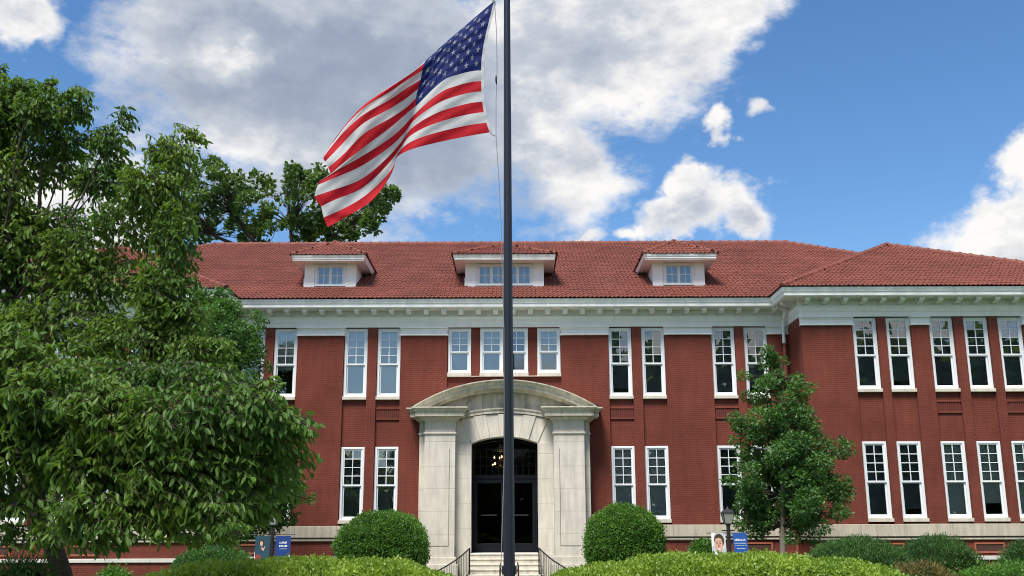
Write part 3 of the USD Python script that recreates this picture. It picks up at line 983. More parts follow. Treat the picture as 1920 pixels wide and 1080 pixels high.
ridge_run([RL, RIDGE_Y, RIDGE_Z], [RR, RIDGE_Y, RIDGE_Z], roof)
ridge_run([RR + 8.4, YE + 0.35, EZ + 0.17], [RR, RIDGE_Y, RIDGE_Z], roof)
ridge_run([RL - 8.4, YE + 0.35, EZ + 0.17], [RL, RIDGE_Y, RIDGE_Z], roof)
for sgn in (1, -1):
    a, b, pk = wing_geo(sgn)
    ridge_run([a, YEW, EZ + 0.02], pk, roof); ridge_run([b, YEW, EZ + 0.02], pk, roof)


# dormers
def dormer(cx, bw, ew, n_case):
    g = part_group('dormer', B)
    y0, zt, zs = Y_D, 10.80, 10.78
    yb = y0 + 2.2
    w = MB()
    x0, x1 = cx - bw / 2, cx + bw / 2
    ww = 0.46 * n_case + 0.09
    a, b = cx - ww / 2, cx + ww / 2
    wz0, wz1 = ZD0 + 0.06, 10.68
    w.box(x0, a, y0, y0 + 0.15, ZD0 - 0.3, zt); w.box(b, x1, y0, y0 + 0.15, ZD0 - 0.3, zt)
    w.box(a, b, y0, y0 + 0.15, ZD0 - 0.3, wz0); w.box(a, b, y0, y0 + 0.15, wz1, zt)
    w.box(x0, x0 + 0.12, y0 + 0.15, yb, ZD0 - 0.3, zt); w.box(x1 - 0.12, x1, y0 + 0.15, yb, ZD0 - 0.3, zt)
    w.build('wall', 'white_paint', g)
    for s, e in ((x0 - 0.02, a - 0.06), (b + 0.06, x1 + 0.02)):   # corner panels with a plinth
        tr = MB()
        tr.box(s, e, y0 - 0.03, y0 - 0.002, ZD0 - 0.02, zt - 0.02, 0.008)
        tr.box(s - 0.02, e, y0 - 0.05, y0 - 0.031, ZD0 - 0.02, ZD0 + 0.30, 0.008)
        tr.build('corner_panel', 'white_paint', g)
    fr = MB()
    fr.box(a - 0.05, a + 0.03, y0 - 0.04, y0 + 0.06, wz0, wz1, 0.006); fr.box(b - 0.03, b + 0.05, y0 - 0.04, y0 + 0.06, wz0, wz1, 0.006)
    fr.box(a - 0.05, b + 0.05, y0 - 0.045, y0 + 0.06, wz1 - 0.002, wz1 + 0.06, 0.006); fr.box(a - 0.05, b + 0.05, y0 - 0.06, y0 + 0.06, wz0 - 0.05, wz0 + 0.002, 0.006)
    cs = (b - a - 0.06) / n_case
    pan = []
    for k in range(n_case):
        p, q = a + 0.03 + cs * k, a + 0.03 + cs * (k + 1)
        st = 0.05
        fr.box(p + 0.002, p + st, y0, y0 + 0.04, wz0 + 0.002, wz1 - 0.004); fr.box(q - st, q - 0.002, y0, y0 + 0.04, wz0 + 0.002, wz1 - 0.004)
        fr.box(p + st, q - st, y0, y0 + 0.04, wz0 + 0.002, wz0 + st); fr.box(p + st, q - st, y0, y0 + 0.04, wz1 - st, wz1 - 0.004)
        m_ = (p + q) / 2
        fr.box(m_ - 0.012, m_ + 0.012, y0 + 0.006, y0 + 0.034, wz0 + st, wz1 - st)
        zz = np.linspace(wz0 + st, wz1 - st, 3)
        fr.box(p + st, m_ - 0.012, y0 + 0.008, y0 + 0.032, zz[1] - 0.011, zz[1] + 0.011); fr.box(m_ + 0.012, q - st, y0 + 0.008, y0 + 0.032, zz[1] - 0.011, zz[1] + 0.011)
        for j in range(2):
            for s, e in ((p + st, m_ - 0.012), (m_ + 0.012, q - st)):
                MB().box(s, e, y0 + 0.018, y0 + 0.022, zz[j] + (0.011 if j else 0), zz[j + 1] - (0 if j else 0.011)).build('pane', 'window_glass', g)
    fr.build('window_frame', 'window_paint', g)
    MB().box(a, b, y0 + 0.5, y0 + 0.52, ZD0 - 0.2, zt).build('curtain', 'blind_white', g)
    # eaves
    yf, ex0, ex1 = y0 - 0.56, cx - ew / 2, cx + ew / 2
    z1 = 10.97
    so = MB()
    so.box(ex0 + 0.03, ex1 - 0.03, yf + 0.03, y0 + 0.02, 10.775, 10.80)
    so.box(ex0 + 0.03, x0 + 0.02, y0 + 0.02, y0 + 2.2, 10.775, 10.80); so.box(x1 - 0.02, ex1 - 0.03, y0 + 0.02, y0 + 2.2, 10.775, 10.80)
    so.build('soffit', 'white_paint', g)
    plan = [(ex0 + 0.03, y0 + 2.2), (ex0 + 0.03, yf + 0.03), (ex1 - 0.03, yf + 0.03), (ex1 - 0.03, y0 + 2.2)]
    put('fascia', sweep(plan, [(-0.02, 10.76), (0.0, 10.76), (0.0, 10.86), (0.02, 10.87), (0.045, 10.955), (-0.02, 10.955)]), 'white_paint', g)
    # roof: hipped, running back into the main slope
    hw = ew / 2 + 0.03
    rise = 0.80 if n_case < 3 else 0.85
    k = rise / hw
    yr = yf + hw
    yb2 = yf + 4.2
    d = MB()
    A0, A1, Pk, Pb = [cx - hw, yf, z1 - 0.02], [cx + hw, yf, z1 - 0.02], [cx, yr, z1 + rise - 0.02], [cx, yb2, z1 + rise - 0.02]
    d.add([A0, A1, Pk, Pb, [cx - hw, yb2, z1 - 0.02], [cx + hw, yb2, z1 - 0.02]], [[0, 1, 2], [0, 2, 3], [0, 3, 4], [1, 5, 3], [1, 3, 2]])
    d.build('roof_deck', 'roof_under', g)
    ks = math.sqrt(1 + k * k)
    W = [tiles_on([cx - hw, yf, z1], [1, 0, 0], [0, 1, k], [(0, 0), (2 * hw, 0), (hw, hw * ks)])[0],
         tiles_on([cx + hw, yf, z1], [0, 1, 0], [-1, 0, k], [(0, 0), (4.2, 0), (4.2, hw * ks), (hw, hw * ks)])[0],
         tiles_on([cx - hw, yf + 4.2, z1], [0, -1, 0], [1, 0, k], [(0, 0), (4.2, 0), (4.2 - hw, hw * ks), (0, hw * ks)])[0]]
    tag(put('tile_field', join(np.concatenate(W)), 'roof_clay', g), None, None, None, 'stuff')
    ridge_run([cx - hw, yf, z1 + 0.01], [cx, yr, z1 + rise], g, 0.30, 0.105); ridge_run([cx + hw, yf, z1 + 0.01], [cx, yr, z1 + rise], g, 0.30, 0.105)
    # only what stands above the main roof shows; its ridge runs back to it
    ridge_run([cx, yr, z1 + rise], [cx, yr + 1.2, z1 + rise], g, 0.30, 0.105)


dormer(*DORM[0], 2); dormer(*DORM[1], 4); dormer(*DORM[2], 2)

# ------------------------------------------------------------------ stone entrance
YP, YA = 33.62, 33.95                    # pilaster fronts, arch wall front
G = part_group('entrance_portal', B)
for s in (-1, 1):
    zs = [0.62, 1.32, 2.04, 2.76, 3.48, 4.28]
    def X(a, b):
        p, q = sorted((XC + s * a, XC + s * b)); return p, q
    for z0, z1 in zip(zs[:-1], zs[1:]):
        MB().box(*X(1.62, 2.63), YP, YA + 0.3, z0 + 0.002, z1 - 0.002, 0.006).build('pilaster_stone', 'limestone', G)
    for z0, z1 in zip(zs[:-1], zs[1:]):
        MB().box(*X(2.632, 2.83), YP + 0.32, YM + 0.02, z0 + 0.002, z1 - 0.002, 0.006).build('return_stone', 'limestone', G)
    # sunk line of the pilaster's panel
    pm = MB()
    pm.box(*X(1.80, 1.815), YP - 0.006, YP - 0.001, 0.95, 4.05); pm.box(*X(1.815, 2.45), YP - 0.006, YP - 0.001, 0.95, 0.965)
    pm.build('panel_groove', 'joint_dark', G)
    MB().box(*X(1.56, 2.69), YP - 0.06, YA + 0.3, 0.40, 0.618, 0.012).build('plinth', 'limestone', G)
    MB().box(*X(1.50, 2.90), YP - 0.12, YM, -0.05, 0.398, 0.015).build('plinth_base', 'limestone', G)
    cap = MB()
    cap.box(*X(1.62, 2.63), YP, YA + 0.3, 4.282, 4.55, 0.006)
    cap.box(*X(1.58, 2.67), YP - 0.045, YA + 0.2, 4.53, 4.60, 0.018)
    cap.box(*X(1.62, 2.63), YP, YA + 0.3, 4.60, 4.96, 0.006)
    cap.box(*X(2.632, 2.83), YP + 0.32, YM + 0.02, 4.282, 4.96, 0.006)
    cap.box(*X(2.66, 2.86), YP + 0.28, YM, 4.53, 4.60, 0.018)
    cap.build('capital', 'limestone', G)
    pl = [(XC + s * 1.62, YA), (XC + s * 1.62, YP), (XC + s * 2.63, YP), (XC + s * 2.63, YP + 0.32), (XC + s * 2.83, YP + 0.32), (XC + s * 2.83, YM)]
    if s < 0:
        pl = pl[::-1]
    put('entablature', sweep(pl, [(-0.05, 4.955), (0.02, 4.955), (0.05, 5.00), (0.12, 5.03), (0.16, 5.07), (0.16, 5.09), (0.30, 5.10), (0.30, 5.25), (0.33, 5.26), (0.36, 5.33), (0.42, 5.36), (0.42, 5.40), (-0.05, 5.41)]), 'limestone_weathered', G)
    # wall beside the opening
    zz = [0.72, 1.5, 2.3, 3.1, 3.9, 4.27]
    for z0, z1 in zip(zz[:-1], zz[1:]):
        MB().box(*X(1.10, 1.618), YA, YM + 0.5, z0 + 0.002, z1 - 0.002, 0.005).build('jamb_stone', 'limestone', G)
    MB().box(*X(1.095, 1.62), YA - 0.03, YM + 0.5, -0.05, 0.718, 0.01).build('jamb_base', 'limestone', G)
    # spandrel between arch ring and pilaster
    MB().prism([(XC + s * 1.62, 4.272), (XC + s * 1.12, 4.272), (XC + s * 1.36, 5.02), (XC + s * 1.62, 5.02)] if s > 0 else [(XC - 1.62, 4.272), (XC - 1.62, 5.02), (XC - 1.36, 5.02), (XC - 1.12, 4.272)], YA + 0.03, YM + 0.4).build('spandrel', 'limestone', G)

# segmental arch of the doorway
R_IN = (1.10 ** 2 + 0.21 ** 2) / (2 * 0.21)
C_IN = 4.27 + 0.21 - R_IN
half = math.asin(1.10 / R_IN)
nv = 7
R_OUT_Z = 0.92


def arc(r, a):
    return XC + r * math.sin(a), C_IN + r * math.cos(a)


SPREAD = 1.32
for k in range(nv):
    a0, a1 = -half + 2 * half * k / nv, -half + 2 * half * (k + 1) / nv
    inn = [arc(R_IN, a0 + (a1 - a0) * t) for t in np.linspace(0, 1, 5)]
    # top edge: a flatter arc, joints splay outward
    def top(x):
        w = (x - XC) / 1.10
        return XC + (x - XC) * SPREAD, 5.06 + 0.16 * (1 - w * w)
    out = [top(p[0]) for p in inn]
    proud = 0.035 if k % 2 == 1 else 0.0
    if k == 3:
        proud = 0.06
    cx_, cz_ = np.mean([p[0] for p in inn + out]), np.mean([p[1] for p in inn + out])
    poly = [(cx_ + (x - cx_) * 0.985, z) for x, z in inn + out[::-1]]
    MB().prism(poly, YA - proud, YM + 0.4).build('voussoir', 'limestone', G)
# architrave band curving over the ring
w = np.linspace(-1.0, 1.0, 25)
bx = XC + w * 1.46
bz = 5.075 + 0.17 * (1 - w * w)
prof = [(0.0, 0.0), (0.05, 0.01), (0.05, 0.10), (0.09, 0.14), (0.09, 0.18), (-0.3, 0.18), (-0.3, 0.0)]
v = np.array([[x, YA - o, z + h] for x, z in zip(bx, bz) for o, h in prof])
k = len(prof)
f = [[i * k + j, i * k + (j + 1) % k, (i + 1) * k + (j + 1) % k, (i + 1) * k + j] for i in range(24) for j in range(k)]
put('arch_band', (v, np.array(f)), 'limestone_weathered', G, 30)
# tympanum of upright stones and the great curved cornice
R_P = (3.05 ** 2 + 0.90 ** 2) / (2 * 0.90)
C_P = 5.42 + 0.90 - R_P
hp = math.asin(3.05 / R_P)
nt = 9
for i in range(nt):
    x0, x1 = -2.25 + 4.5 * i / nt, -2.25 + 4.5 * (i + 1) / nt
    xs_ = np.linspace(x0 + 0.004, x1 - 0.004, 5)
    top_ = [(XC + x, C_P + math.sqrt((R_P - 0.25) ** 2 - x * x)) for x in xs_]
    lowz = [(XC + x, 5.28 if abs(x) > 1.45 else 5.20 + 0.17 * (1 - (x / 1.46) ** 2)) for x in xs_]
    if min(t[1] - l[1] for t, l in zip(top_, lowz)) > 0.01:
        MB().prism(lowz + top_[::-1], YA + 0.10 + 0.006 * (i % 2), YM + 0.1).build('tympanum_stone', 'limestone_weathered', G)
ang = np.linspace(-hp, hp, 49)
prof = [(0.0, -0.36), (0.06, -0.36), (0.10, -0.30), (0.30, -0.26), (0.30, -0.16), (0.33, -0.15), (0.38, -0.06), (0.46, -0.03), (0.46, 0.0), (-0.45, 0.015), (-0.45, -0.36)]
k = len(prof)
nseg = 6
for q in range(nseg):                             # the cornice is cut in six stones
    aa = ang[q * 8:q * 8 + 9]
    aa = np.r_[aa[0] + 0.0008, aa[1:-1], aa[-1] - 0.0008]
    v = np.array([[XC + (R_P + h) * math.sin(t), YA - 0.05 - o, C_P + (R_P + h) * math.cos(t)] for t in aa for o, h in prof])
    f = [[i * k + j, (i + 1) * k + j, (i + 1) * k + (j + 1) % k, i * k + (j + 1) % k] for i in range(8) for j in range(k)]
    tri = trimesh.creation.triangulate_polygon(Polygon([(o, h) for o, h in prof]), engine='earcut')[1]
    m = MB().add(v, np.array(f)); m2 = np.vstack([tri, tri[:, ::-1] + 8 * k])
    m.f.append(m2)
    m.build('pediment_stone', 'limestone_weathered', G, 30)
for s in (-1, 1):
    m = MB()
    x = XC + s * 3.05
    m.box(x - 0.09, x + 0.09, YA + 0.1, YA + 0.3, 5.45, 5.58, 0.02); m.tube([(x, YA + 0.2, 5.40), (x, YA + 0.2, 5.46)], 0.02, 6)
    m.box(x - 0.06, x + 0.06, YA + 0.04, YA + 0.1, 5.47, 5.56, 0.01)
    m.build('floodlight', 'black_iron', G)

# doorway: black frame, glazed doors, transom grid
D = part_group('door', B)
YD = 34.62
fr = MB()
fr.box(XC - 1.095, XC - 1.02, YD - 0.05, YD + 0.08, 0.735, 4.25); fr.box(XC + 1.02, XC + 1.095, YD - 0.05, YD + 0.08, 0.735, 4.25)
inn = [arc(R_IN, -half + 2 * half * t) for t in np.linspace(0, 1, 17)]
low = [(XC + (x - XC) * 0.94, z - 0.09) for x, z in inn]
fr.prism(inn + low[::-1], YD - 0.05, YD + 0.08)
fr.box(XC - 1.02, XC + 1.02, YD - 0.04, YD + 0.06, 3.13, 3.25)
fr.box(XC - 0.03, XC + 0.03, YD - 0.04, YD + 0.06, 0.735, 3.13)
fr.build('frame', 'door_black', D)
gr = MB()
for i in range(1, 10):
    x = XC - 1.02 + 2.04 * i / 10
    zt = C_IN + math.sqrt(R_IN ** 2 - (x - XC) ** 2) - 0.08
    gr.box(x - 0.012, x + 0.012, YD - 0.02, YD + 0.02, 3.25, zt)
for z in (3.55, 3.85):
    gr.box(XC - 1.02, XC + 1.02, YD - 0.018, YD + 0.018, z - 0.012, z + 0.012)
gr.box(XC - 1.0, XC + 1.0, YD - 0.018, YD + 0.018, 4.11, 4.13)
gr.build('transom_bars', 'door_black', D)
for i in range(10):
    x0, x1 = XC - 1.02 + 2.04 * i / 10 + 0.012, XC - 1.02 + 2.04 * (i + 1) / 10 - 0.012
    zs = [3.25, 3.55, 3.85, 4.12 if 1 <= i <= 8 else 4.08]
    for z0, z1 in zip(zs[:-1], zs[1:]):
        MB().box(x0, x1, YD + 0.022, YD + 0.026, z0 + 0.012, z1 - 0.012).build('transom_pane', 'door_glass', D)
for s in (-1, 1):
    p, q = sorted((XC + s * 0.03, XC + s * 1.02))
    lf = MB()
    lf.box(p + 0.004, p + 0.10, YD - 0.02, YD + 0.03, 0.75, 3.12, 0.006); lf.box(q - 0.10, q - 0.004, YD - 0.02, YD + 0.03, 0.75, 3.12, 0.006)
    lf.box(p + 0.10, q - 0.10, YD - 0.02, YD + 0.03, 0.75, 1.02, 0.006); lf.box(p + 0.10, q - 0.10, YD - 0.02, YD + 0.03, 2.98, 3.12, 0.006)
    lf.build('door_leaf', 'door_black', D)
    MB().box(p + 0.10, q - 0.10, YD + 0.002, YD + 0.008, 1.02, 2.98).build('door_pane', 'door_glass', D)
    hx = XC + s * 0.085
    MB().tube([(hx, YD - 0.025, 1.55), (hx, YD - 0.07, 1.58), (hx, YD - 0.07, 2.0), (hx, YD - 0.025, 2.03)], 0.012, 8).build('handle', 'black_iron', D, 40)
    et = MB()                                          # worn, illegible lettering on the glass
    rr = random.Random(5 + s)
    for row, (zc, hh) in enumerate(((1.93, 0.05),)):
        x = p + 0.22
        while x < q - 0.24:
            w_ = rr.uniform(0.02, 0.045)
            et.box(x, x + w_, YD - 0.004, YD + 0.000, zc - hh * rr.uniform(0.3, 0.5), zc + hh * rr.uniform(0.3, 0.5)); x += w_ + 0.015
    et.build('etched_mark', 'etch_grey', D)
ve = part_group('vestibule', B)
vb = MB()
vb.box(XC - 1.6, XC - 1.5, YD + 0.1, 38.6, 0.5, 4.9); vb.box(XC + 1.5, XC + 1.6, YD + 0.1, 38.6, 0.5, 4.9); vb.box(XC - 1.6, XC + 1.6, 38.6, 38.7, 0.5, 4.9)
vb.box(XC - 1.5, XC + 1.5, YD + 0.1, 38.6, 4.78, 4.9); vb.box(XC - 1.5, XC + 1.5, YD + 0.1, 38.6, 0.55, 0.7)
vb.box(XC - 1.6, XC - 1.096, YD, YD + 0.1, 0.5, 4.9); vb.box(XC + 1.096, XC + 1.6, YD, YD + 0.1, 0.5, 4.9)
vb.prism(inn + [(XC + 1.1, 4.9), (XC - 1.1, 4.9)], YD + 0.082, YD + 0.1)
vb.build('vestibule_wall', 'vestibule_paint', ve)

ch = thing('chandelier', 'small lit chandelier with white glass bowl glowing behind the entrance transom', 'chandelier', (XC - 0.16, 36.2, 0))
MB().tube([(0, 0, 4.78), (0, 0, 4.35)], 0.012, 6).build('chain', 'brass', ch)
MB().lathe([(0.03, 4.40), (0.09, 4.34), (0.13, 4.22), (0.11, 4.14), (0.05, 4.12), (0.001, 4.12)], sides=16).build('glass_bowl', 'shade_white', ch, 40)
MB().lathe([(0.001, 3.55), (0.03, 3.56), (0.045, 3.64), (0.02, 3.72), (0.018, 4.05), (0.03, 4.12)], sides=10).build('stem', 'brass', ch, 40)
for k in range(8):
    a = k * math.pi / 4 + 0.2
    R, z = (0.34, 3.66) if k % 2 else (0.22, 3.90)
    MB().tube([(0.02 * math.cos(a), 0.02 * math.sin(a), z - 0.02), (R * 0.55 * math.cos(a), R * 0.55 * math.sin(a), z - 0.09), (R * math.cos(a), R * math.sin(a), z)], 0.009, 6).build('arm', 'brass', ch)
    MB().lathe([(0.001, z), (0.018, z + 0.01), (0.024, z + 0.035), (0.012, z + 0.075), (0.001, z + 0.09)], (R * math.cos(a), R * math.sin(a), 0), 8).build('bulb', 'bulb_warm', ch, 40)

# steps
steps = thing('entrance_steps', 'worn pale stone steps rising to the dark entrance doors', 'steps')
ns = 8
for i in range(ns):
    zt = 0.725 - 0.146 * i
    y0 = 33.25 - 0.34 * i if i else 33.25
    w_ = 1.12 + (0.10 * max(0, i - 3))
    yb = YD + 0.1 if i == 0 else 33.25 - 0.34 * (i - 1) + 0.03
    xw = 1.094 if i == 0 else w_
    m = MB()
    m.box(XC - xw, XC + xw, y0, yb, zt - 0.146 - (0.3 if i == 0 else 0.05), zt - 0.04)
    m.box(XC - xw, XC + xw, y0 - 0.025, yb, zt - 0.04, zt, 0.012)
    m.build('step', 'limestone_weathered' if i % 2 else 'limestone', steps)

for s, side in ((-1, 'left'), (1, 'right')):
    lab = {-1: 'black iron stair railing beside the steps, on the side of the blue banner lamp under the big tree', 1: 'black iron stair railing beside the steps, on the side of the portrait banner'}[s]
    lab = {-1: 'black iron stair railing at the left side of the entrance steps', 1: 'black iron stair railing at the right side of the entrance steps'}[s]
    r = thing('stair_railing', lab, 'railing', group='railings beside the entrance steps')
    top_p, bot_p = np.array([XC + s * 1.06, 32.0, 0.92]), np.array([XC + s * 2.2, 30.1, 0.18])
    ts = np.linspace(0, 1, 14)
    pts = np.array([top_p + (bot_p - top_p) * t + np.array([s * -0.12 * math.sin(math.pi * t), 0, 0]) for t in ts])
    MB().tube(pts, 0.022, 8).build('handrail', 'black_iron', r, 40)
    low_ = pts - [0, 0, 0.72]
    MB().tube(low_, 0.014, 6).build('bottom_rail', 'black_iron', r, 40)
    MB().box(top_p[0] - 0.022, top_p[0] + 0.022, 31.978, 32.022, 0.02, 0.93, 0.004).build('post', 'black_iron', r)
    MB().box(bot_p[0] - 0.022, bot_p[0] + 0.022, 30.078, 30.122, -0.7, 0.2, 0.004).build('post', 'black_iron', r)
    for t in np.linspace(0, 1, 20)[1:-1]:
        i = t * 13
        a = pts[int(i)] + (pts[min(13, int(i) + 1)] - pts[int(i)]) * (i - int(i))
        MB().box(a[0] - 0.008, a[0] + 0.008, a[1] - 0.008, a[1] + 0.008, a[2] - 0.72, a[2] - 0.005).build('baluster', 'black_iron', r)

#@@PART2
# ------------------------------------------------------------------ flagpole, rope and flag
YF = 12.7
pb, pt = P(954.8, 1080, YF), P(950.6, 0, YF)
dirp = (pt - pb) / np.linalg.norm(pt - pb)


def on_pole(z):
    return pb + dirp * ((z - pb[2]) / dirp[2])


pole = thing('flagpole', 'tall dark bronze flagpole standing in front of the entrance', 'flagpole')
zz = np.linspace(-0.3, 11.2, 24)
MB().tube([on_pole(z) for z in zz], [0.0705 - 0.0036 * max(0, z - 1) for z in zz], 28).build('shaft', 'pole_bronze', pole, 60)
c = on_pole(-0.25)
MB().lathe([(0.17, -0.32), (0.17, -0.24), (0.14, -0.20), (0.10, -0.14), (0.074, -0.10)], (c[0], c[1], 0), 28).build('base_collar', 'pole_bronze', pole, 40)
c = on_pole(11.2)
MB().mesh(trimesh.creation.icosphere(3, 0.09).apply_translation([c[0], c[1], 11.30])).build('finial', 'brass', pole, True)
for s, px in ((-1, 943), (1, 968)):
    c = on_pole(1.09)
    x = c[0] + s * 0.078
    m = MB()
    m.box(x - 0.012, x + 0.014, YF - 0.02, YF + 0.02, 1.02, 1.12, 0.004)
    m.tube([(x + s * 0.012, YF, 1.07), (x + s * 0.03, YF, 1.07), (x + s * 0.032, YF, 1.12), (x + s * 0.022, YF, 1.165)], [0.012, 0.012, 0.010, 0.007], 8)
    m.tube([(x + s * 0.03, YF, 1.08), (x + s * 0.034, YF, 1.02), (x + s * 0.022, YF, 0.975)], [0.012, 0.010, 0.007], 8)
    m.build('cleat', 'black_iron', pole, 40)
    MB().tube([(x + s * 0.03, YF - 0.015 + 0.004 * k, 1.0 + 0.02 * (k % 5) + 0.004 * k) for k in range(10)], 0.009, 6).build('rope_coil', 'vent_dark', pole)

# flag: the outline as it hangs in the wind, in a plane through the pole, with folds
OX, OS = 560.0, 2.348
UK = np.array([0.0, 0.2, 0.4, 0.47, 0.55, 0.72, 0.88, 1.0])
VK = np.array([0, 2, 4, 6, 7, 8, 9, 10, 11, 12, 13]) / 13.0
CTRL = {
    0.0: [(860, 5), (838, 92), (818, 178), (805, 266), (803, 310), (804, 357), (804, 403), (808, 448), (815, 494), (826, 540), (842, 583)],
    0.2: [(716, 128), (690, 165), (682, 224), (670, 300), (664, 340), (660, 389), (657, 435), (655, 480), (652, 527), (648, 573), (644, 620)],
    0.4: [(566, 262), (553, 278), (537, 350), (517, 432), (514, 468), (508, 506), (500, 538), (492, 570), (486, 602), (478, 634), (470, 668)],
    0.47: [(500, 322), (488, 328), (476, 388), (478, 470), (484, 492), (482, 534), (474, 574), (462, 612), (448, 650), (438, 676), (432, 694)],
    0.55: [(432, 366), (420, 372), (412, 432), (420, 510), (424, 545), (420, 594), (416, 634), (412, 672), (408, 706), (412, 738), (414, 752)],
    0.72: [(300, 455), (288, 462), (275, 512), (286, 590), (282, 652), (268, 694), (262, 738), (262, 796), (262, 838), (278, 872), (318, 886)],
    0.88: [(196, 570), (182, 580), (172, 612), (196, 680), (190, 724), (166, 752), (156, 784), (152, 836), (158, 880), (172, 930), (210, 954)],
    1.0: [(124, 672), (112, 682), (108, 694), (130, 738), (140, 767), (96, 796), (85, 814), (70, 864), (98, 909), (110, 957), (128, 1000)]}
CX = np.array([[p[0] for p in CTRL[u]] for u in UK]) / OS + OX
CY = np.array([[p[1] for p in CTRL[u]] for u in UK]) / OS
_fx, _fy = PchipInterpolator(UK, CX, axis=0), PchipInterpolator(UK, CY, axis=0)


def flag_point(u, v, lift=0.0):
    u, v = np.clip(np.atleast_1d(u).astype(float), -0.02, 1), np.atleast_1d(v).astype(float)
    out = np.zeros((len(u), 3))
    ux = np.clip(u, 0, 1)
    X, Yp = _fx(ux), _fy(ux)
    for i in range(len(u)):
        x, y = float(PchipInterpolator(VK, X[i])(v[i])), float(PchipInterpolator(VK, Yp[i])(v[i]))
        if u[i] < 0:
            x += -u[i] * 300 * 0.9
        # depth: sways away from the pole, with a valley where the cloth folds and a top edge that rolls back
        a, b = ux[i], v[i]
        fold = 0.20 * math.exp(-((a - 0.46) / 0.09) ** 2) * np.clip((b - 0.35) * 2.2, 0, 1)
        roll = 0.24 * max(0.0, 1 - b / 0.22) ** 2 * min(1, a / 0.35)
        wave = 0.07 * math.sin(9 * a - 4.5 * b) * min(1, 2.5 * a) + 0.035 * math.sin(21 * a + 7 * b) * a
        rip = 0.010 * math.sin(38 * a + 16 * b) * (0.4 + a) + 0.006 * math.sin(64 * b - 23 * a)
        dep = YF - 0.02 - 0.55 * a ** 1.3 + fold + roll + wave + rip - lift
        out[i] = P(x, y, dep)
    return out


def flag_patch(u0, u1, v0, v1, nu, nv, lift=0.0):
    U, V = np.meshgrid(np.linspace(u0, u1, nu + 1), np.linspace(v0, v1, nv + 1), indexing='ij')
    p = flag_point(U.ravel(), V.ravel(), lift)
    i, j = np.meshgrid(np.arange(nu), np.arange(nv), indexing='ij')
    k = nv + 1
    q = np.stack([i * k + j, i * k + j + 1, (i + 1) * k + j + 1, (i + 1) * k + j], -1).reshape(-1, 4)
    return p, q


flag = thing('flag', 'large stars and stripes flag in red, white and blue blowing from the flagpole', 'flag')
put('canton', flag_patch(0, 0.4, 0, 7 / 13, 36, 30), 'flag_blue', flag, True)
for k in range(13):
    u0 = 0.4 if k < 7 else 0.0
    put('stripe', flag_patch(u0, 1.0, k / 13, (k + 1) / 13, 90 if u0 == 0 else 56, 4), 'flag_red' if k % 2 == 0 else 'flag_white', flag, True)
put('header', flag_patch(-0.018, 0.0, 0, 1, 2, 40), 'flag_white', flag, True)
star_n = 0
for r in range(9):
    for cidx in range(6 if r % 2 == 0 else 5):
        su = 0.4 * (2 * cidx + (1 if r % 2 == 0 else 2)) / 12
        sv = 7 / 13 * (r + 1) / 10
        pu, pv = [su], [sv]
        for t in range(10):
            rr = 0.0308 if t % 2 == 0 else 0.0122
            pu.append(su + rr / 1.9 * math.sin(t * math.pi / 5) * 1.0); pv.append(sv - rr * math.cos(t * math.pi / 5))
        pts = flag_point(np.clip(pu, 0.002, 0.398), np.clip(pv, 0.002, 0.536), 0.004)
        put('star', (pts, np.array([[0, 1 + (t + 1) % 10, 1 + t] for t in range(10)])), 'flag_star', flag)

hal = thing('halyard', 'thin grey halyard rope running up beside the flagpole to the flag', 'rope')
rp = [P(927, 0, YF - 0.03)] + [P(x, y, YF - 0.03) for x, y in ((931, 60), (932, 130), (930, 190), (930, 255), (935, 330), (940, 430), (945, 620), (946, 850))] + [np.array([on_pole(1.1)[0] - 0.10, YF - 0.02, 1.1])]
rp = [np.array([on_pole(11.0)[0] - 0.09, YF - 0.03, 11.0])] + rp
MB().tube(rp, 0.0055, 6, True).build('line', 'rope_grey', hal)
cl = [P(930, 142, YF - 0.03), P(930, 150, YF - 0.035), P(931, 158, YF - 0.03)]
MB().tube(cl, [0.008, 0.014, 0.008], 6).build('clip', 'black_iron', hal)
MB().tube([P(919, 249, YF - 0.02), P(925, 254, YF - 0.02), P(930, 255, YF - 0.03)], 0.006, 6).build('snap', 'rope_grey', hal)
MB().tube([P(922, 3, YF - 0.02), P(927, 0, YF - 0.03)], 0.006, 6).build('snap', 'rope_grey', hal)

# ------------------------------------------------------------------ vegetation
def unit(v):
    v = np.asarray(v, float)
    return v / (np.linalg.norm(v, axis=-1, keepdims=True) + 1e-9)


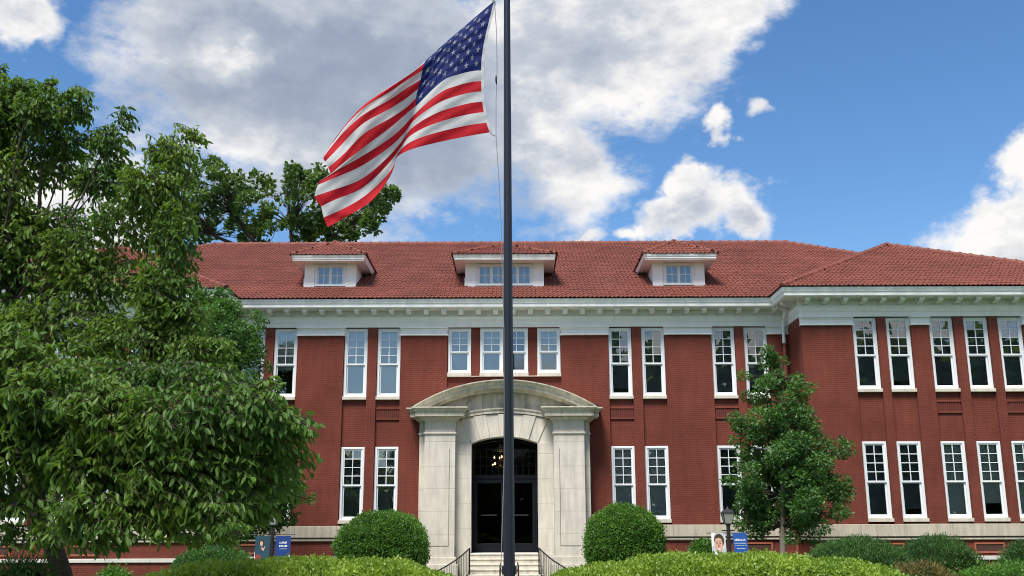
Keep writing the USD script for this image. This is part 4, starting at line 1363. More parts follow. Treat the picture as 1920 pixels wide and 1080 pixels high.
def leaf_quads(c, axis, side, L, W, nseg=2, droop=0.0, fold=0.15):
    """Leaves at c with a long axis, a width direction, length and width: pointed blades folded along the midrib. Returns vertices and faces."""
    c, axis, side = np.asarray(c), unit(axis), unit(side)
    n = len(c)
    nrm = unit(np.cross(axis, side))
    L = np.broadcast_to(L, (n,))[:, None]; W = np.broadcast_to(W, (n,))[:, None]
    if nseg == 1:                                  # a folded diamond: two triangles
        v = np.stack([c, c + axis * L * 0.5 + side * W * 0.5 + nrm * W * fold, c + axis * L - np.array([0, 0, 1.0]) * L * droop, c + axis * L * 0.5 - side * W * 0.5 + nrm * W * fold], 1)
        f = np.array([[0, 1, 2], [0, 2, 3]])
    else:                                          # base, two shoulders, waist, two shoulders, tip
        dz = np.array([0, 0, 1.0])
        m1, m2 = c + axis * L * 0.33, c + axis * L * 0.68 - dz * L * droop * 0.4
        v = np.stack([c, m1 + side * W * 0.5 + nrm * W * fold, m2 + side * W * 0.40 + nrm * W * fold, c + axis * L - dz * L * droop,
                      m2 - side * W * 0.40 + nrm * W * fold, m1 - side * W * 0.5 + nrm * W * fold, m1, m2], 1)
        f = np.array([[0, 1, 6], [1, 2, 7], [1, 7, 6], [2, 3, 7], [0, 6, 5], [6, 7, 4], [6, 4, 5], [7, 3, 4]])
    k = v.shape[1]
    return v.reshape(-1, 3), (f[None] + k * np.arange(n)[:, None, None]).reshape(-1, 3), v, f


def rand_unit(rng, n):
    return unit(rng.normal(size=(n, 3)))


def limb(mb, a, b, r0, r1, bend=0.12, n=8, rng=RNG, sides=8):
    a, b = np.asarray(a, float), np.asarray(b, float)
    t = np.linspace(0, 1, n)
    L = np.linalg.norm(b - a)
    off = unit(rng.normal(size=3)) * L * bend
    p = a + (b - a) * t[:, None] + off * (np.sin(np.pi * t) + 0.25 * np.sin(3 * np.pi * t + rng.uniform(0, 3)))[:, None]
    mb.tube(p, r0 + (r1 - r0) * t, sides)
    return p


# --- the near tree on the left, with long drooping leaves
rng = np.random.default_rng(21)
tree = thing('cherry_tree', 'large near tree with long drooping green leaves and dark leaning trunk filling the left side', 'tree')
base = P(118, 1080, 11.0); base[2] = -0.35; base[0] += 0.25
fork = P(62, 925, 11.0)
tm = MB()
tp = [base, P(116, 1078, 11.0), P(102, 1030, 11.0), P(84, 985, 11.0), fork]
tm.tube(tp, [0.16, 0.105, 0.095, 0.10, 0.11], 14)
tm.build('trunk', 'bark_dark', tree, 50)
UPB = [  # px, py, rx, ry, distance, twigs per area
    (-40, 220, 90, 90, 12.2, 1.0), (30, 195, 60, 60, 12.2, 1.0), (90, 205, 65, 55, 12.0, 1.1), (150, 190, 28, 40, 12.0, 0.9), (98, 160, 16, 20, 12.0, 1.0), (5, 130, 14, 20, 12.2, 1.1), (50, 165, 30, 26, 12.2, 1.0), (205, 262, 40, 32, 12.0, 1.0), (240, 218, 12, 22, 12.0, 1.2),
    (325, 285, 52, 38, 11.8, 1.0), (366, 250, 18, 16, 11.8, 1.1), (290, 350, 75, 60, 11.7, 0.95), (195, 335, 75, 50, 12.2, 0.85), (60, 310, 95, 45, 12.4, 0.8), (20, 265, 60, 40, 12.3, 0.9), (130, 270, 60, 40, 12.3, 0.9), (0, 330, 60, 60, 12.0, 0.9), (30, 450, 80, 50, 12.0, 0.9), (140, 470, 70, 50, 12.0, 0.9), (-20, 400, 100, 60, 12.2, 1.0), (90, 420, 95, 45, 12.3, 0.9),
    (235, 420, 90, 55, 12.0, 0.7), (330, 440, 38, 75, 11.6, 1.1), (40, 510, 110, 55, 12.2, 0.9), (190, 520, 110, 60, 12.1, 0.7), (310, 540, 60, 75, 11.6, 1.1), (110, 610, 140, 65, 12.0, 0.85), (255, 640, 120, 65, 11.7, 0.95),
    (375, 660, 60, 40, 11.4, 0.9), (420, 650, 26, 20, 11.4, 0.9), (350, 590, 40, 50, 11.5, 0.9), (-30, 620, 90, 80, 12.0, 1.0), (60, 700, 130, 55, 11.0, 0.9), (215, 705, 120, 45, 11.0, 0.9), (345, 705, 80, 34, 10.8, 0.8), (425, 700, 40, 24, 10.6, 0.7)]
LOB = [
    (20, 680, 90, 75, 9.6, 1.1), (110, 735, 110, 70, 9.4, 1.1), (215, 770, 105, 72, 9.3, 1.1), (325, 780, 100, 72, 9.2, 1.1), (425, 770, 80, 66, 9.2, 1.1), (490, 740, 50, 40, 9.2, 1.0), (520, 790, 55, 50, 9.3, 1.0), (560, 790, 30, 28, 9.3, 1.0),
    (540, 855, 48, 34, 9.5, 0.9), (80, 830, 130, 90, 9.8, 1.1), (210, 865, 110, 90, 9.5, 1.1), (340, 880, 105, 86, 9.3, 1.1), (455, 860, 70, 60, 9.4, 1.0), (505, 900, 50, 34, 9.6, 0.8), (400, 955, 60, 50, 9.2, 1.0), (430, 990, 30, 26, 9.1, 1.0),
    (290, 945, 90, 46, 9.4, 1.0), (180, 950, 80, 44, 9.3, 1.0), (40, 940, 70, 40, 9.8, 0.55), (70, 1000, 80, 34, 9.9, 0.5), (200, 1005, 40, 24, 9.4, 0.6), (-60, 850, 80, 110, 10.0, 1.0), (215, 985, 30, 28, 9.2, 1.0), (20, 615, 40, 24, 9.5, 0.9), (475, 945, 42, 30, 9.4, 0.8), (500, 960, 26, 20, 9.5, 0.6), (130, 985, 80, 34, 9.6, 0.5), (330, 985, 60, 32, 9.3, 0.7), (10, 760, 60, 60, 9.6, 1.0), (60, 770, 120, 80, 10.2, 1.0), (260, 830, 140, 80, 10.0, 0.9), (400, 830, 110, 80, 9.9, 0.9)]
lv_c, lv_a, lv_s, lv_L, lv_W, lv_low = [], [], [], [], [], []
tw = MB()
bm = MB()
heads = {0: [], 1: []}
for low, blobs in ((0, UPB), (1, LOB)):
    for (bx_, by_, rx, ry, Yd, dens) in blobs:
        cpt = P(bx_, by_, Yd)
        sc = Yd / FPX * 1.02
        R = np.array([rx * sc, 0.75 * (rx + ry) / 2 * sc + 0.12, ry * sc])
        heads[low].append((cpt, R))
        nt = int(dens * (rx * ry) / (58 if low else 24)) + 2
        for _ in range(nt):
            d = rand_unit(rng, 1)[0]
            rad = rng.uniform(0.35, 1.0) ** 0.5
            tip = cpt + d * R * rad
            outw = unit(tip - (cpt - np.array([0.25 if low else 0.15, 0, 0.0])) + np.array([0.06, -0.03, 0.05]) + rng.normal(size=3) * 0.10)
            Ltw = rng.uniform(0.22, 0.48) * (1.0 if min(rx, ry) > 30 else 0.6)
            start = tip - outw * Ltw * 0.8
            nl = int(rng.integers(6, 11))
            t = np.linspace(0.12, 1, nl)
            pts = start + outw * (Ltw * t)[:, None] + np.array([0, 0, 1.0]) * (0.10 * Ltw * np.sin(np.pi * t * 0.8) - 0.20 * Ltw * t ** 2)[:, None]
            tw.tube(pts[::2], np.linspace(0.005, 0.002, len(pts[::2])), 4, False)
            sd = unit(np.cross(outw, [0, 0, 1.0]) + rng.normal(size=3) * 0.15)
            sgn = np.where(np.arange(nl) % 2 == 0, 1.0, -1.0)[:, None]
            ax = unit(outw * 0.55 + sgn * sd * 0.55 + np.array([0, 0, -0.85]) + rng.normal(size=(nl, 3)) * 0.34)
            ws = unit(np.cross(ax, unit(sgn * sd * 0.8 + [0, 0, 0.5] + rng.normal(size=(nl, 3)) * 0.4)))
            lv_c.append(pts); lv_a.append(ax); lv_s.append(ws)
            lv_L.append(rng.uniform(0.058, 0.106, nl) * (1.05 if low else 0.92)); lv_W.append(rng.uniform(0.028, 0.044, nl) * (1.05 if low else 0.95)); lv_low.append(np.full(nl, low))
lv_c, lv_a, lv_s = np.concatenate(lv_c), np.concatenate(lv_a), np.concatenate(lv_s)
lv_L, lv_W, lv_low = np.concatenate(lv_L), np.concatenate(lv_W), np.concatenate(lv_low)
V, F, VV, FF = leaf_quads(lv_c, lv_a, lv_s, lv_L, lv_W, 2, droop=0.12)
inview = (lv_low == 1) & (lv_c[:, 0] / lv_c[:, 1] > -0.48)
order = np.where(inview)[0][np.argsort(lv_c[inview][:, 1])][:280]
rest = np.ones(len(lv_c), bool); rest[order] = False
k = VV.shape[1]
m = MB().add(VV[rest].reshape(-1, 3), (FF[None] + k * np.arange(rest.sum())[:, None, None]).reshape(-1, 3))
crown = tag(m.build('crown', 'leaf_cherry', tree), None, None, None, 'stuff')
crown = UsdGeom.Mesh(crown)
for i in order:
    put('leaf', (VV[i], FF), 'leaf_cherry', tree)
# limbs: from the fork to the middle of each leaf mass
hub_up = [P(20, 780, 11.6), P(-10, 620, 12.0), P(200, 770, 11.6), P(270, 715, 11.7)]
limb(bm, fork, hub_up[0], 0.10, 0.085, 0.04, 8, rng)
limb(bm, hub_up[0], hub_up[1], 0.08, 0.06, 0.05, 8, rng)
limb(bm, hub_up[0], hub_up[2], 0.06, 0.05, 0.06, 8, rng)
limb(bm, hub_up[2], hub_up[3], 0.05, 0.045, 0.05, 6, rng)
limb(bm, hub_up[3], P(600 - 280, 395, 11.8), 0.042, 0.014, 0.04, 10, rng)
limb(bm, hub_up[3], P(330, 690, 11.6), 0.035, 0.015, 0.05, 8, rng)
limb(bm, hub_up[1], P(85, 300, 12.2), 0.05, 0.014, 0.05, 12, rng)
limb(bm, hub_up[1], P(70, 580, 11.9), 0.04, 0.02, 0.10, 8, rng)
hub_lo = [P(110, 850, 10.2), P(250, 850, 9.7), P(60, 740, 9.9)]
for h in hub_lo[:1] + hub_lo[2:]:
    limb(bm, fork, h, 0.06, 0.045, 0.06, 8, rng)
limb(bm, hub_lo[0], hub_lo[1], 0.045, 0.035, 0.06, 8, rng)
for low in (0, 1):
    hubs = hub_up if low == 0 else hub_lo
    for cpt, R in heads[low]:
        h = min(hubs, key=lambda q: np.linalg.norm(q - cpt))
        limb(bm, h, cpt, 0.017, 0.006, 0.09, 9, rng, 6)
        for _ in range(4):
            limb(bm, cpt, cpt + rand_unit(rng, 1)[0] * R * 0.8, 0.009, 0.003, 0.12, 6, rng, 5)
bm.build('limbs', 'bark_dark', tree, 50)
tag(tw.build('twigs', 'bark_dark', tree), None, None, None, 'stuff')


def clump_tree(t, clumps, nleaf, L, W, leafmat, rng, hubs, trunk_r, barkmat, flat=0.7, limb_r=0.03):
    """A crown of many small leaves in clumps (centre, radius), with limbs from the nearest hub."""
    cs, ax, sd = [], [], []
    lm = MB()
    for (c, r) in clumps:
        n = max(20, int(nleaf * r * r))
        d = rand_unit(rng, n)
        rad = rng.uniform(0.2, 1.0, n) ** 0.45
        lump = 0.75 + 0.5 * meshkit.noise(d * 2.2 + c, 3)
        cs.append(c + d * (rad * lump)[:, None] * r * np.array([1, 1, flat]))
        a = unit(d * 0.6 + rng.normal(size=(n, 3)) * 0.6 + [0, 0, -0.1])
        ax.append(a); sd.append(unit(np.cross(a, rng.normal(size=(n, 3)) * 0.7 + [0, 0, 1.0])))
        h = min(hubs, key=lambda q: np.linalg.norm(q - c) + (2.0 if q[2] > c[2] + 0.3 else 0))
        limb(lm, h, c, limb_r, limb_r * 0.3, 0.10, 7, rng, 6)
    cs, ax, sd = np.concatenate(cs), np.concatenate(ax), np.concatenate(sd)
    n = len(cs)
    v, f, _, _ = leaf_quads(cs, ax, sd, L * rng.uniform(0.7, 1.3, n), W * rng.uniform(0.7, 1.3, n), 1, 0.0, 0.2)
    tag(put('crown', (v, f), leafmat, t), None, None, None, 'stuff')
    lm.build('limbs', barkmat, t, 50)


def outline_clumps(prof, Y, rng, n, rmin, rmax, depth=0.8):
    """Clump centres inside an outline given as rows (py, left px, right px) at distance Y."""
    py = np.array([p[0] for p in prof], float); l = np.array([p[1] for p in prof], float); r = np.array([p[2] for p in prof], float)
    out = []
    wts = (r - l)
    cdf = np.cumsum(np.r_[0, (wts[1:] + wts[:-1]) / 2 * np.diff(py)]); cdf /= cdf[-1]
    for _ in range(n):
        y = np.interp(rng.uniform(), cdf, py)
        a, b = np.interp(y, py, l), np.interp(y, py, r)
        w = (b - a) / 2
        ang, rad = rng.uniform(0, 2 * np.pi), rng.uniform(0, 1) ** 0.4
        rr = rng.uniform(rmin, rmax) * np.clip(w * Y / FPX / 1.2, 0.45, 1)
        inset = rr * 0.75
        wm = max(w * Y / FPX - inset, 0.02)
        c = P((a + b) / 2, y, Y)
        out.append((c + np.array([wm * rad * math.cos(ang), wm * depth * rad * math.sin(ang), 0]), rr))
    return out


rng = np.random.default_rng(5)
t = thing('oak_sapling', 'young dark green leafy tree in front of the brick corner, beside the portrait banner', 'tree')
prof = [(668, 1432, 1458), (700, 1415, 1500), (735, 1385, 1520), (765, 1382, 1520), (790, 1372, 1535), (820, 1378, 1560), (850, 1372, 1590), (890, 1368, 1592), (930, 1362, 1595), (960, 1372, 1585), (985, 1385, 1570), (1012, 1420, 1535)]
cl = [(c + rng.normal(0, 0.09, 3), r) for c, r in outline_clumps(prof, 30.0, rng, 150, 0.24, 0.46)]
cl += [(P(x, y, 30.0), 0.20) for x, y in ((1395, 705), (1383, 800), (1378, 825), (1520, 725), (1440, 655), (1448, 675), (1580, 850), (1400, 1000), (1390, 985), (1365, 900))]
tb = P(1467, 1040, 30.0); tb[2] = -0.05
hubs = [P(1468, y, 30.0) for y in (985, 930, 880, 820, 760, 710)]
MB().tube([tb, P(1467, 1010, 30)] + hubs, [0.10, 0.085, 0.08, 0.07, 0.06, 0.05, 0.035, 0.02], 10).build('trunk', 'bark_grey', t, 50)
clump_tree(t, cl, 2000, 0.10, 0.066, 'leaf_dark', rng, hubs, 0.09, 'bark_dark')

t = thing('oak_sapling', 'dark green leafy tree against the brick wall, half hidden behind the large near tree', 'tree')
prof = [(538, 365, 425), (570, 335, 470), (605, 320, 500), (640, 315, 500), (680, 318, 495), (720, 320, 520), (780, 320, 520), (850, 330, 535), (910, 335, 575), (945, 340, 585), (985, 350, 545), (1005, 380, 470)]
cl = outline_clumps(prof, 30.0, rng, 210, 0.26, 0.48)
cl += [(P(x, y, 30.0), 0.20) for x, y in ((492, 600), (478, 590), (500, 690), (520, 720), (560, 925), (582, 935), (545, 975), (420, 548))]
tb = P(412, 1040, 30.0); tb[2] = -0.05
hubs = [P(414, y, 30.0) for y in (985, 930, 870, 800, 720, 640, 590)]
MB().tube([tb, P(412, 1010, 30)] + hubs, [0.10, 0.09, 0.085, 0.08, 0.07, 0.06, 0.05, 0.035, 0.02], 10).build('trunk', 'bark_grey', t, 50)
clump_tree(t, cl, 2000, 0.10, 0.066, 'leaf_dark', rng, hubs, 0.09, 'bark_dark')

t = thing('shade_tree', 'tall spreading tree rising behind the tiled roof, left of the flag', 'tree')
YO = 62.0
lobes = [(395, 330, 36), (372, 365, 30), (430, 345, 30), (470, 345, 34), (420, 395, 38), (380, 425, 40), (478, 390, 34), (455, 430, 36), (530, 345, 40), (560, 332, 34), (600, 340, 36), (520, 400, 34), (585, 385, 42), (640, 370, 40), (560, 432, 40), (620, 425, 44),
         (690, 385, 38), (715, 365, 26), (735, 362, 16), (675, 420, 40), (640, 440, 30), (500, 440, 34), (345, 330, 26), (340, 400, 40), (710, 395, 22), (300, 380, 40), (548, 318, 16), (398, 306, 14)]
hubs = [P(480, 470, YO), P(600, 470, YO), P(400, 440, YO), P(640, 430, YO), P(545, 420, YO), P(440, 400, YO)]
cl = []
for x, y, r in lobes:
    c = P(x, y, YO + rng.uniform(-2.5, 2.5))
    for _ in range(13):
        cl.append((c + rand_unit(rng, 1)[0] * r * YO / FPX * np.array([0.85, 1.0, 0.75]), r * YO / FPX * rng.uniform(0.20, 0.36)))
tb = P(540, 800, YO); tb[2] = -0.3
tr = MB()
tr.tube([tb, [tb[0], YO, 8.0], P(540, 520, YO)], [0.6, 0.5, 0.42], 12)
tr.build('trunk', 'bark_dark', t, 50)
lm = MB()
top = P(540, 520, YO)
for h in hubs:
    limb(lm, top, h, 0.17, 0.10, 0.05, 8, rng)
lm.build('main_limbs', 'bark_dark', t, 50)
clump_tree(t, cl, 330, 0.30, 0.21, 'leaf_oak', rng, hubs, 0.3, 'bark_dark', 0.8, 0.03)

# a wood across the lawn behind the camera: what the window glass mirrors
rng = np.random.default_rng(9)
m = MB(); cs = []
for x in np.arange(-70, 95, 4.2):
    h = 8.0 + 2.0 * rng.uniform() if x < 6 else 19 + 4 * rng.uniform()
    y = -34 + rng.normal() * 4
    m.tube([(x, y, -0.4), (x + rng.normal() * 0.3, y, h * 0.6)], [0.35, 0.15], 8)
    n = int(60 * h)
    d = rand_unit(rng, n)
    cs.append(np.array([x, y, h * 0.5]) + d * (rng.uniform(0.3, 1, n) ** 0.4)[:, None] * np.array([3.6, 3.0, h * 0.5]))
cs = np.concatenate(cs)
a = rand_unit(rng, len(cs))
v, f, _, _ = leaf_quads(cs, a, unit(np.cross(a, rand_unit(rng, len(cs)))), 1.5 * rng.uniform(0.7, 1.3, len(cs)), 1.1 * rng.uniform(0.7, 1.3, len(cs)), 1)
m.add(v, f)
tag(m.build('treeline', 'leaf_oak'), 'dark wood across the lawn that mirrors in the window glass', 'treeline', None, 'stuff')


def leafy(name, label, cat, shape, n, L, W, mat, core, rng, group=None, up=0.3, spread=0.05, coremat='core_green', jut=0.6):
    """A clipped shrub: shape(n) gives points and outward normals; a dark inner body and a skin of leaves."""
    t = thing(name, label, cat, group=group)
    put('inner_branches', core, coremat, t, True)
    p, nn = shape(n)
    p = p + nn * rng.normal(0, spread, n)[:, None]
    ax = unit(nn * jut + rng.normal(size=(n, 3)) * 0.55 + [0, 0, up])
    sd = unit(np.cross(ax, rng.normal(size=(n, 3))))
    v, f, _, _ = leaf_quads(p, ax, sd, L * rng.uniform(0.6, 1.35, n), W * rng.uniform(0.7, 1.3, n), 1, 0.0, 0.2)
    tag(put('foliage', (v, f), mat, t), None, None, None, 'stuff')
    return t


def mound(c, R, zb, rng, squash=2.0, wob=0.06, freq=1.6, seed=0, pw=2.0):
    """A rounded body: centre on the ground, radii, base height. Returns shape(n) and a core mesh."""
    c, R = np.asarray(c, float), np.asarray(R, float)

    def at(d):
        s = (np.abs(d) ** pw).sum(-1, keepdims=True) ** (-1 / pw)
        k = 1 + wob * 2 * (meshkit.fbm(d * freq * 2 + seed * 7.7 + c * 0.3, 3, seed) - 0.5)
        return c + d * s * R * k[..., None], unit(d / R)

    def shape(n):
        d = rand_unit(rng, int(n * 2.4))
        p, nn = at(d)
        ok = p[:, 2] > zb
        p, nn = p[ok], nn[ok]
        if len(p) < n:
            i = rng.integers(0, len(p), n); p, nn = p[i], nn[i]
        return p[:n], nn[:n]

    ico = trimesh.creation.icosphere(4)
    v = np.array(ico.vertices)
    pv, nv_ = at(v)
    pv = pv - nv_ * 0.05
    pv[:, 2] = np.maximum(pv[:, 2], zb - 0.1)
    return shape, (pv, np.array(ico.faces))


# clipped round shrubs either side of the entrance
for s, (pl, pr_, pt_, pbm, lab) in ((-1, (629, 806, 958, 1054, 'round clipped shrub to the left of the entrance, under the two low windows')), (1, (1094, 1248, 949, 1054, 'round clipped shrub to the right of the entrance'))):
    Yb = 31.2
    a, b = P(pl, 1010, Yb), P(pr_, 1010, Yb)
    zt, zb = P(717, pt_, Yb)[2], -0.1
    rx = (b[0] - a[0]) / 2
    zc = 0.92 if s < 0 else 1.0
    sh, core = mound([(a[0] + b[0]) / 2, Yb, zc], [rx * 0.93, rx * 0.90, (zt - zc) * 0.95], zb, rng, wob=0.10, seed=3 + s, pw=2.2)
    leafy('round_shrub', lab, 'shrub', sh, 30000, 0.062, 0.036, 'leaf_box', core, rng, 'round shrubs flanking the entrance', up=0.25, spread=0.048)

# the pale hedges in front
def hedge(label, pxl, pxr, peak_px, peak_py, Y, seed, depth=1.1):
    xl, xr = P(pxl, 1080, Y)[0], P(pxr, 1080, Y)[0]
    zp = P(peak_px, peak_py, Y)[2]
    xp = P(peak_px, 1050, Y)[0]
    rng = np.random.default_rng(seed)
    z80 = P(960, 1080, Y)[2]

    def height(x):                                   # top line of the hedge: rounded shoulders, slightly uneven
        t = np.where(x < xp, (xp - x) / (xp - xl), (x - xp) / (xr - xp))
        return z80 + (zp - z80) * (1 - np.abs(t) ** 3.0) - 0.03 + 0.022 * np.sin(x * 5.1 + seed) + 0.014 * np.sin(x * 12.3)

    x0, x1 = xl - 0.9, xr + 0.9
    nx, na = 60, 14
    xs_ = np.linspace(x0, x1, nx)
    rows = []
    for x in xs_:
        h = max(0.2, float(np.maximum(height(np.array([x]))[0], -0.1)) + 0.28)
        a = np.linspace(0, np.pi, na)
        y = Y + 0.25 - np.cos(a) * depth * np.sign(1) * np.abs(np.cos(a)) ** -0.35 * np.abs(np.cos(a)) ** 0.0
        y = Y + 0.25 - depth * np.sign(np.cos(a)) * np.abs(np.cos(a)) ** 0.55
        z = -0.32 + h * np.abs(np.sin(a)) ** 0.40
        rows.append(np.stack([np.full(na, x), y, z], 1))
    G_ = np.array(rows)
    G_ += (meshkit.fbm(G_ * 2.3, 3, seed)[..., None] - 0.5) * np.array([0.03, 0.08, 0.05])
    i, j = np.meshgrid(np.arange(nx - 1), np.arange(na - 1), indexing='ij')
    q = np.stack([i * na + j, (i + 1) * na + j, (i + 1) * na + j + 1, i * na + j + 1], -1).reshape(-1, 4)
    V_ = G_.reshape(-1, 3)

    def shape(n):
        e1 = V_[q[:, 1]] - V_[q[:, 0]]; e2 = V_[q[:, 3]] - V_[q[:, 0]]
        nr = np.cross(e1, e2); ar = np.linalg.norm(nr, axis=1)
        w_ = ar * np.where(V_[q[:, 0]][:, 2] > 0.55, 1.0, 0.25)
        k = rng.choice(len(q), n, p=w_ / w_.sum())
        u, v_ = rng.uniform(size=(2, n, 1))
        p = V_[q[k, 0]] + e1[k] * u + e2[k] * v_
        nn = nr[k] / ar[k][:, None]
        nn *= np.sign((nn * (p - np.array([0, Y + 0.25, 0.3]) * [0, 1, 1] - p * [1, 0, 0])).sum(1, keepdims=True) + 1e-9)
        return p, nn

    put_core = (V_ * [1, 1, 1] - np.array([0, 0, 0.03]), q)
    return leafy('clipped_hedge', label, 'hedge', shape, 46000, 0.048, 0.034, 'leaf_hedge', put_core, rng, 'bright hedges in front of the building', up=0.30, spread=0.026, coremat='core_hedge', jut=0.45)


hedge('bright yellow-green clipped hedge at the left of the flagpole', 245, 842, 590, 1047, 13.2, 3)
hedge('bright yellow-green clipped hedge at the right of the flagpole', 1052, 1695, 1385, 1038, 13.2, 4)

# looser shrubs along the wall
SHRUBS = [
    ('spreading_shrub', 'low spreading feathery green shrub beside the young tree, left of the taller wall shrub', 1515, 1702, 1012, 27.5, 1.0, 'leaf_juniper', 0.10, 0.020, 'leaf'),
    ('spreading_shrub', 'taller rounded feathery green shrub under the wing windows', 1688, 1826, 1009, 27.5, 1.0, 'leaf_juniper', 0.10, 0.020, 'leaf'),
    ('spreading_shrub', 'small feathery shrub cut off by the right edge of the picture', 1878, 1975, 1020, 26.0, 1.0, 'leaf_juniper', 0.10, 0.020, 'leaf'),
    ('flower_bed_clump', 'brownish seeding clump of plants at the end of the right bright hedge', 1655, 1800, 1057, 16.5, 0.8, 'leaf_straw', 0.055, 0.016, 'leaf'),
    ('low_hedge', 'low fresh green clipped hedge below the feathery shrubs', 1755, 2080, 1059, 17.0, 0.8, 'leaf_box', 0.050, 0.028, 'leaf'),
    ('wall_shrub', 'small dark shrub beside the portrait banner at the foot of the wall', 1292, 1350, 1014, 29.5, 1.0, 'leaf_box', 0.07, 0.04, 'leaf'),
    ('spreading_shrub', 'feathery green shrub in front of the leaning tree trunk', -60, 132, 1050, 10.2, 0.7, 'leaf_juniper', 0.06, 0.012, 'leaf'),
    ('wall_shrub', 'low dark shrub between the leaning trunk and the left bright hedge', 180, 252, 1068, 20.0, 0.8, 'leaf_box', 0.06, 0.035, 'leaf'),
    ('wall_shrub', 'dark shrub at the foot of the wall under the half hidden tree', 330, 470, 1030, 28.0, 1.0, 'leaf_dark', 0.08, 0.05, 'leaf')]
for si, (nm, lab, l, r, top_, Y, dep, mat, L, W, _) in enumerate(SHRUBS):
    a, b = P(l, 1040, Y)[0], P(r, 1040, Y)[0]
    zt = P((l + r) / 2, top_, Y)[2]
    gz = float(ground_z(0, Y))
    rx = (b - a) / 2
    sh, core = mound([(a + b) / 2, Y, gz + (zt - gz) * 0.35], [rx, max(0.4, min(rx, 1.2) * dep), (zt - gz) * 0.62], gz, rng, wob=0.16, freq=1.8, seed=20 + si, pw=2.4)
    n = int(np.clip(9000 * rx * max(zt - gz, 0.5) * (0.06 / L) * 1.6, 4000, 26000))
    leafy(nm, lab, 'shrub' if 'hedge' not in nm else 'hedge', sh, n, L, W, mat, core, rng, None, up=0.55 if mat == 'leaf_juniper' else 0.3, spread=0.05)

# ------------------------------------------------------------------ lamp posts and banners
def lamp_post(px, Y, top_py, label):
    b = P(px, 1000, Y)
    x = b[0]
    gz = float(ground_z(0, Y))
    zt = P(px, top_py, Y)[2]
    t = thing('lamp_post', label, 'lamp post', (x, Y, 0), 'old style lamp posts by the wall')
    MB().lathe([(0.12, gz - 0.05), (0.12, gz + 0.12), (0.09, gz + 0.16), (0.075, gz + 0.5), (0.055, gz + 0.56), (0.048, zt - 0.42), (0.06, zt - 0.41), (0.06, zt - 0.37)], sides=14).build('post', 'black_iron', t, 40)
    zb, zc = zt - 0.37, zt - 0.12
    MB().box(-0.16, 0.16, -0.012, 0.012, zt - 0.555, zt - 0.53, 0.004).build('ladder_bar', 'black_iron', t)
    def ring(h, z):
        return [(-h, -h, z), (h, -h, z), (h, h, z), (-h, h, z)]
    v = np.array(ring(0.085, zb) + ring(0.135, zc))
    for k in range(4):
        a, c = k, (k + 1) % 4
        q = np.array([v[a], v[c], v[c + 4], v[a + 4]])
        n_ = unit(np.cross(q[1] - q[0], q[3] - q[0]))
        MB().add(np.vstack([q, q - n_ * 0.004]), [[0, 1, 2, 3], [7, 6, 5, 4], [0, 4, 5, 1], [1, 5, 6, 2], [2, 6, 7, 3], [3, 7, 4, 0]]).build('lantern_pane', 'lamp_pane', t)
        MB().tube([v[a] * [1.04, 1.04, 1], v[a + 4] * [1.03, 1.03, 1]], 0.011, 6).build('lantern_bar', 'black_iron', t)
    r_ = MB().box(-0.15, 0.15, -0.15, 0.15, zc + 0.001, zc + 0.02, 0.005)
    r_.add(np.array(ring(0.145, zc + 0.02) + ring(0.05, zc + 0.10)), [[0, 1, 5, 4], [1, 2, 6, 5], [2, 3, 7, 6], [3, 0, 4, 7], [4, 5, 6, 7]])
    r_.lathe([(0.045, zc + 0.10), (0.03, zc + 0.13), (0.012, zc + 0.15), (0.018, zc + 0.17), (0.001, zc + 0.19)], sides=10)
    r_.build('lantern_cap', 'black_iron', t)
    MB().lathe([(0.09, zb), (0.075, zb - 0.03), (0.05, zb - 0.05)], sides=12).build('lantern_base', 'black_iron', t, 40)
    for z in (zt - 0.605, zt - 1.36):
        MB().tube([(-0.54, 0.035, z), (0.56, 0.035, z)], 0.010, 8).build('banner_arm', 'black_iron', t)
    return x, zt


def banner(name, label, mat, x0, x1, z0, z1, Y, lean=0.0, face=None):
    """Cloth between two arms with a slight belly; face(add) adds flat print 2-3 mm in front."""
    t = thing(name, label, 'banner', group=None)
    n = 8
    def S(u, v, o=0.0):
        u, v = np.asarray(u, float), np.asarray(v, float)
        x = x0 + (x1 - x0) * u + lean * (1 - v)
        y = Y + 0.03 * (u - 0.5) + 0.02 * (v - 0.5) - o
        return np.stack([x, y, z0 + (z1 - z0) * v], -1)
    U, V_ = np.meshgrid(np.linspace(0, 1, n + 1), np.linspace(0, 1, n + 1), indexing='ij')
    i, j = np.meshgrid(np.arange(n), np.arange(n), indexing='ij')
    k = n + 1
    q = np.stack([i * k + j, (i + 1) * k + j, (i + 1) * k + j + 1, i * k + j + 1], -1).reshape(-1, 4)
    put('cloth', (S(U.ravel(), V_.ravel()), q), mat, t, True)

    def flat(nm, poly, m_, o=0.003):
        pg = Polygon(poly).buffer(0).segmentize(0.08)
        vv, ff = trimesh.creation.triangulate_polygon(pg, engine='earcut')
        vv = np.clip(vv, 0.0, 1.0)
        put(nm, (S(vv[:, 0], vv[:, 1], o), ff), m_, t)
    face(flat)
    return t


def ell(cx, cy, rx, ry, n=18, a0=0, a1=2 * math.pi):
    a = np.linspace(a0, a1, n, endpoint=abs(a1 - a0) < 6.2)
    return [(cx + rx * math.cos(t), cy + ry * math.sin(t)) for t in a]


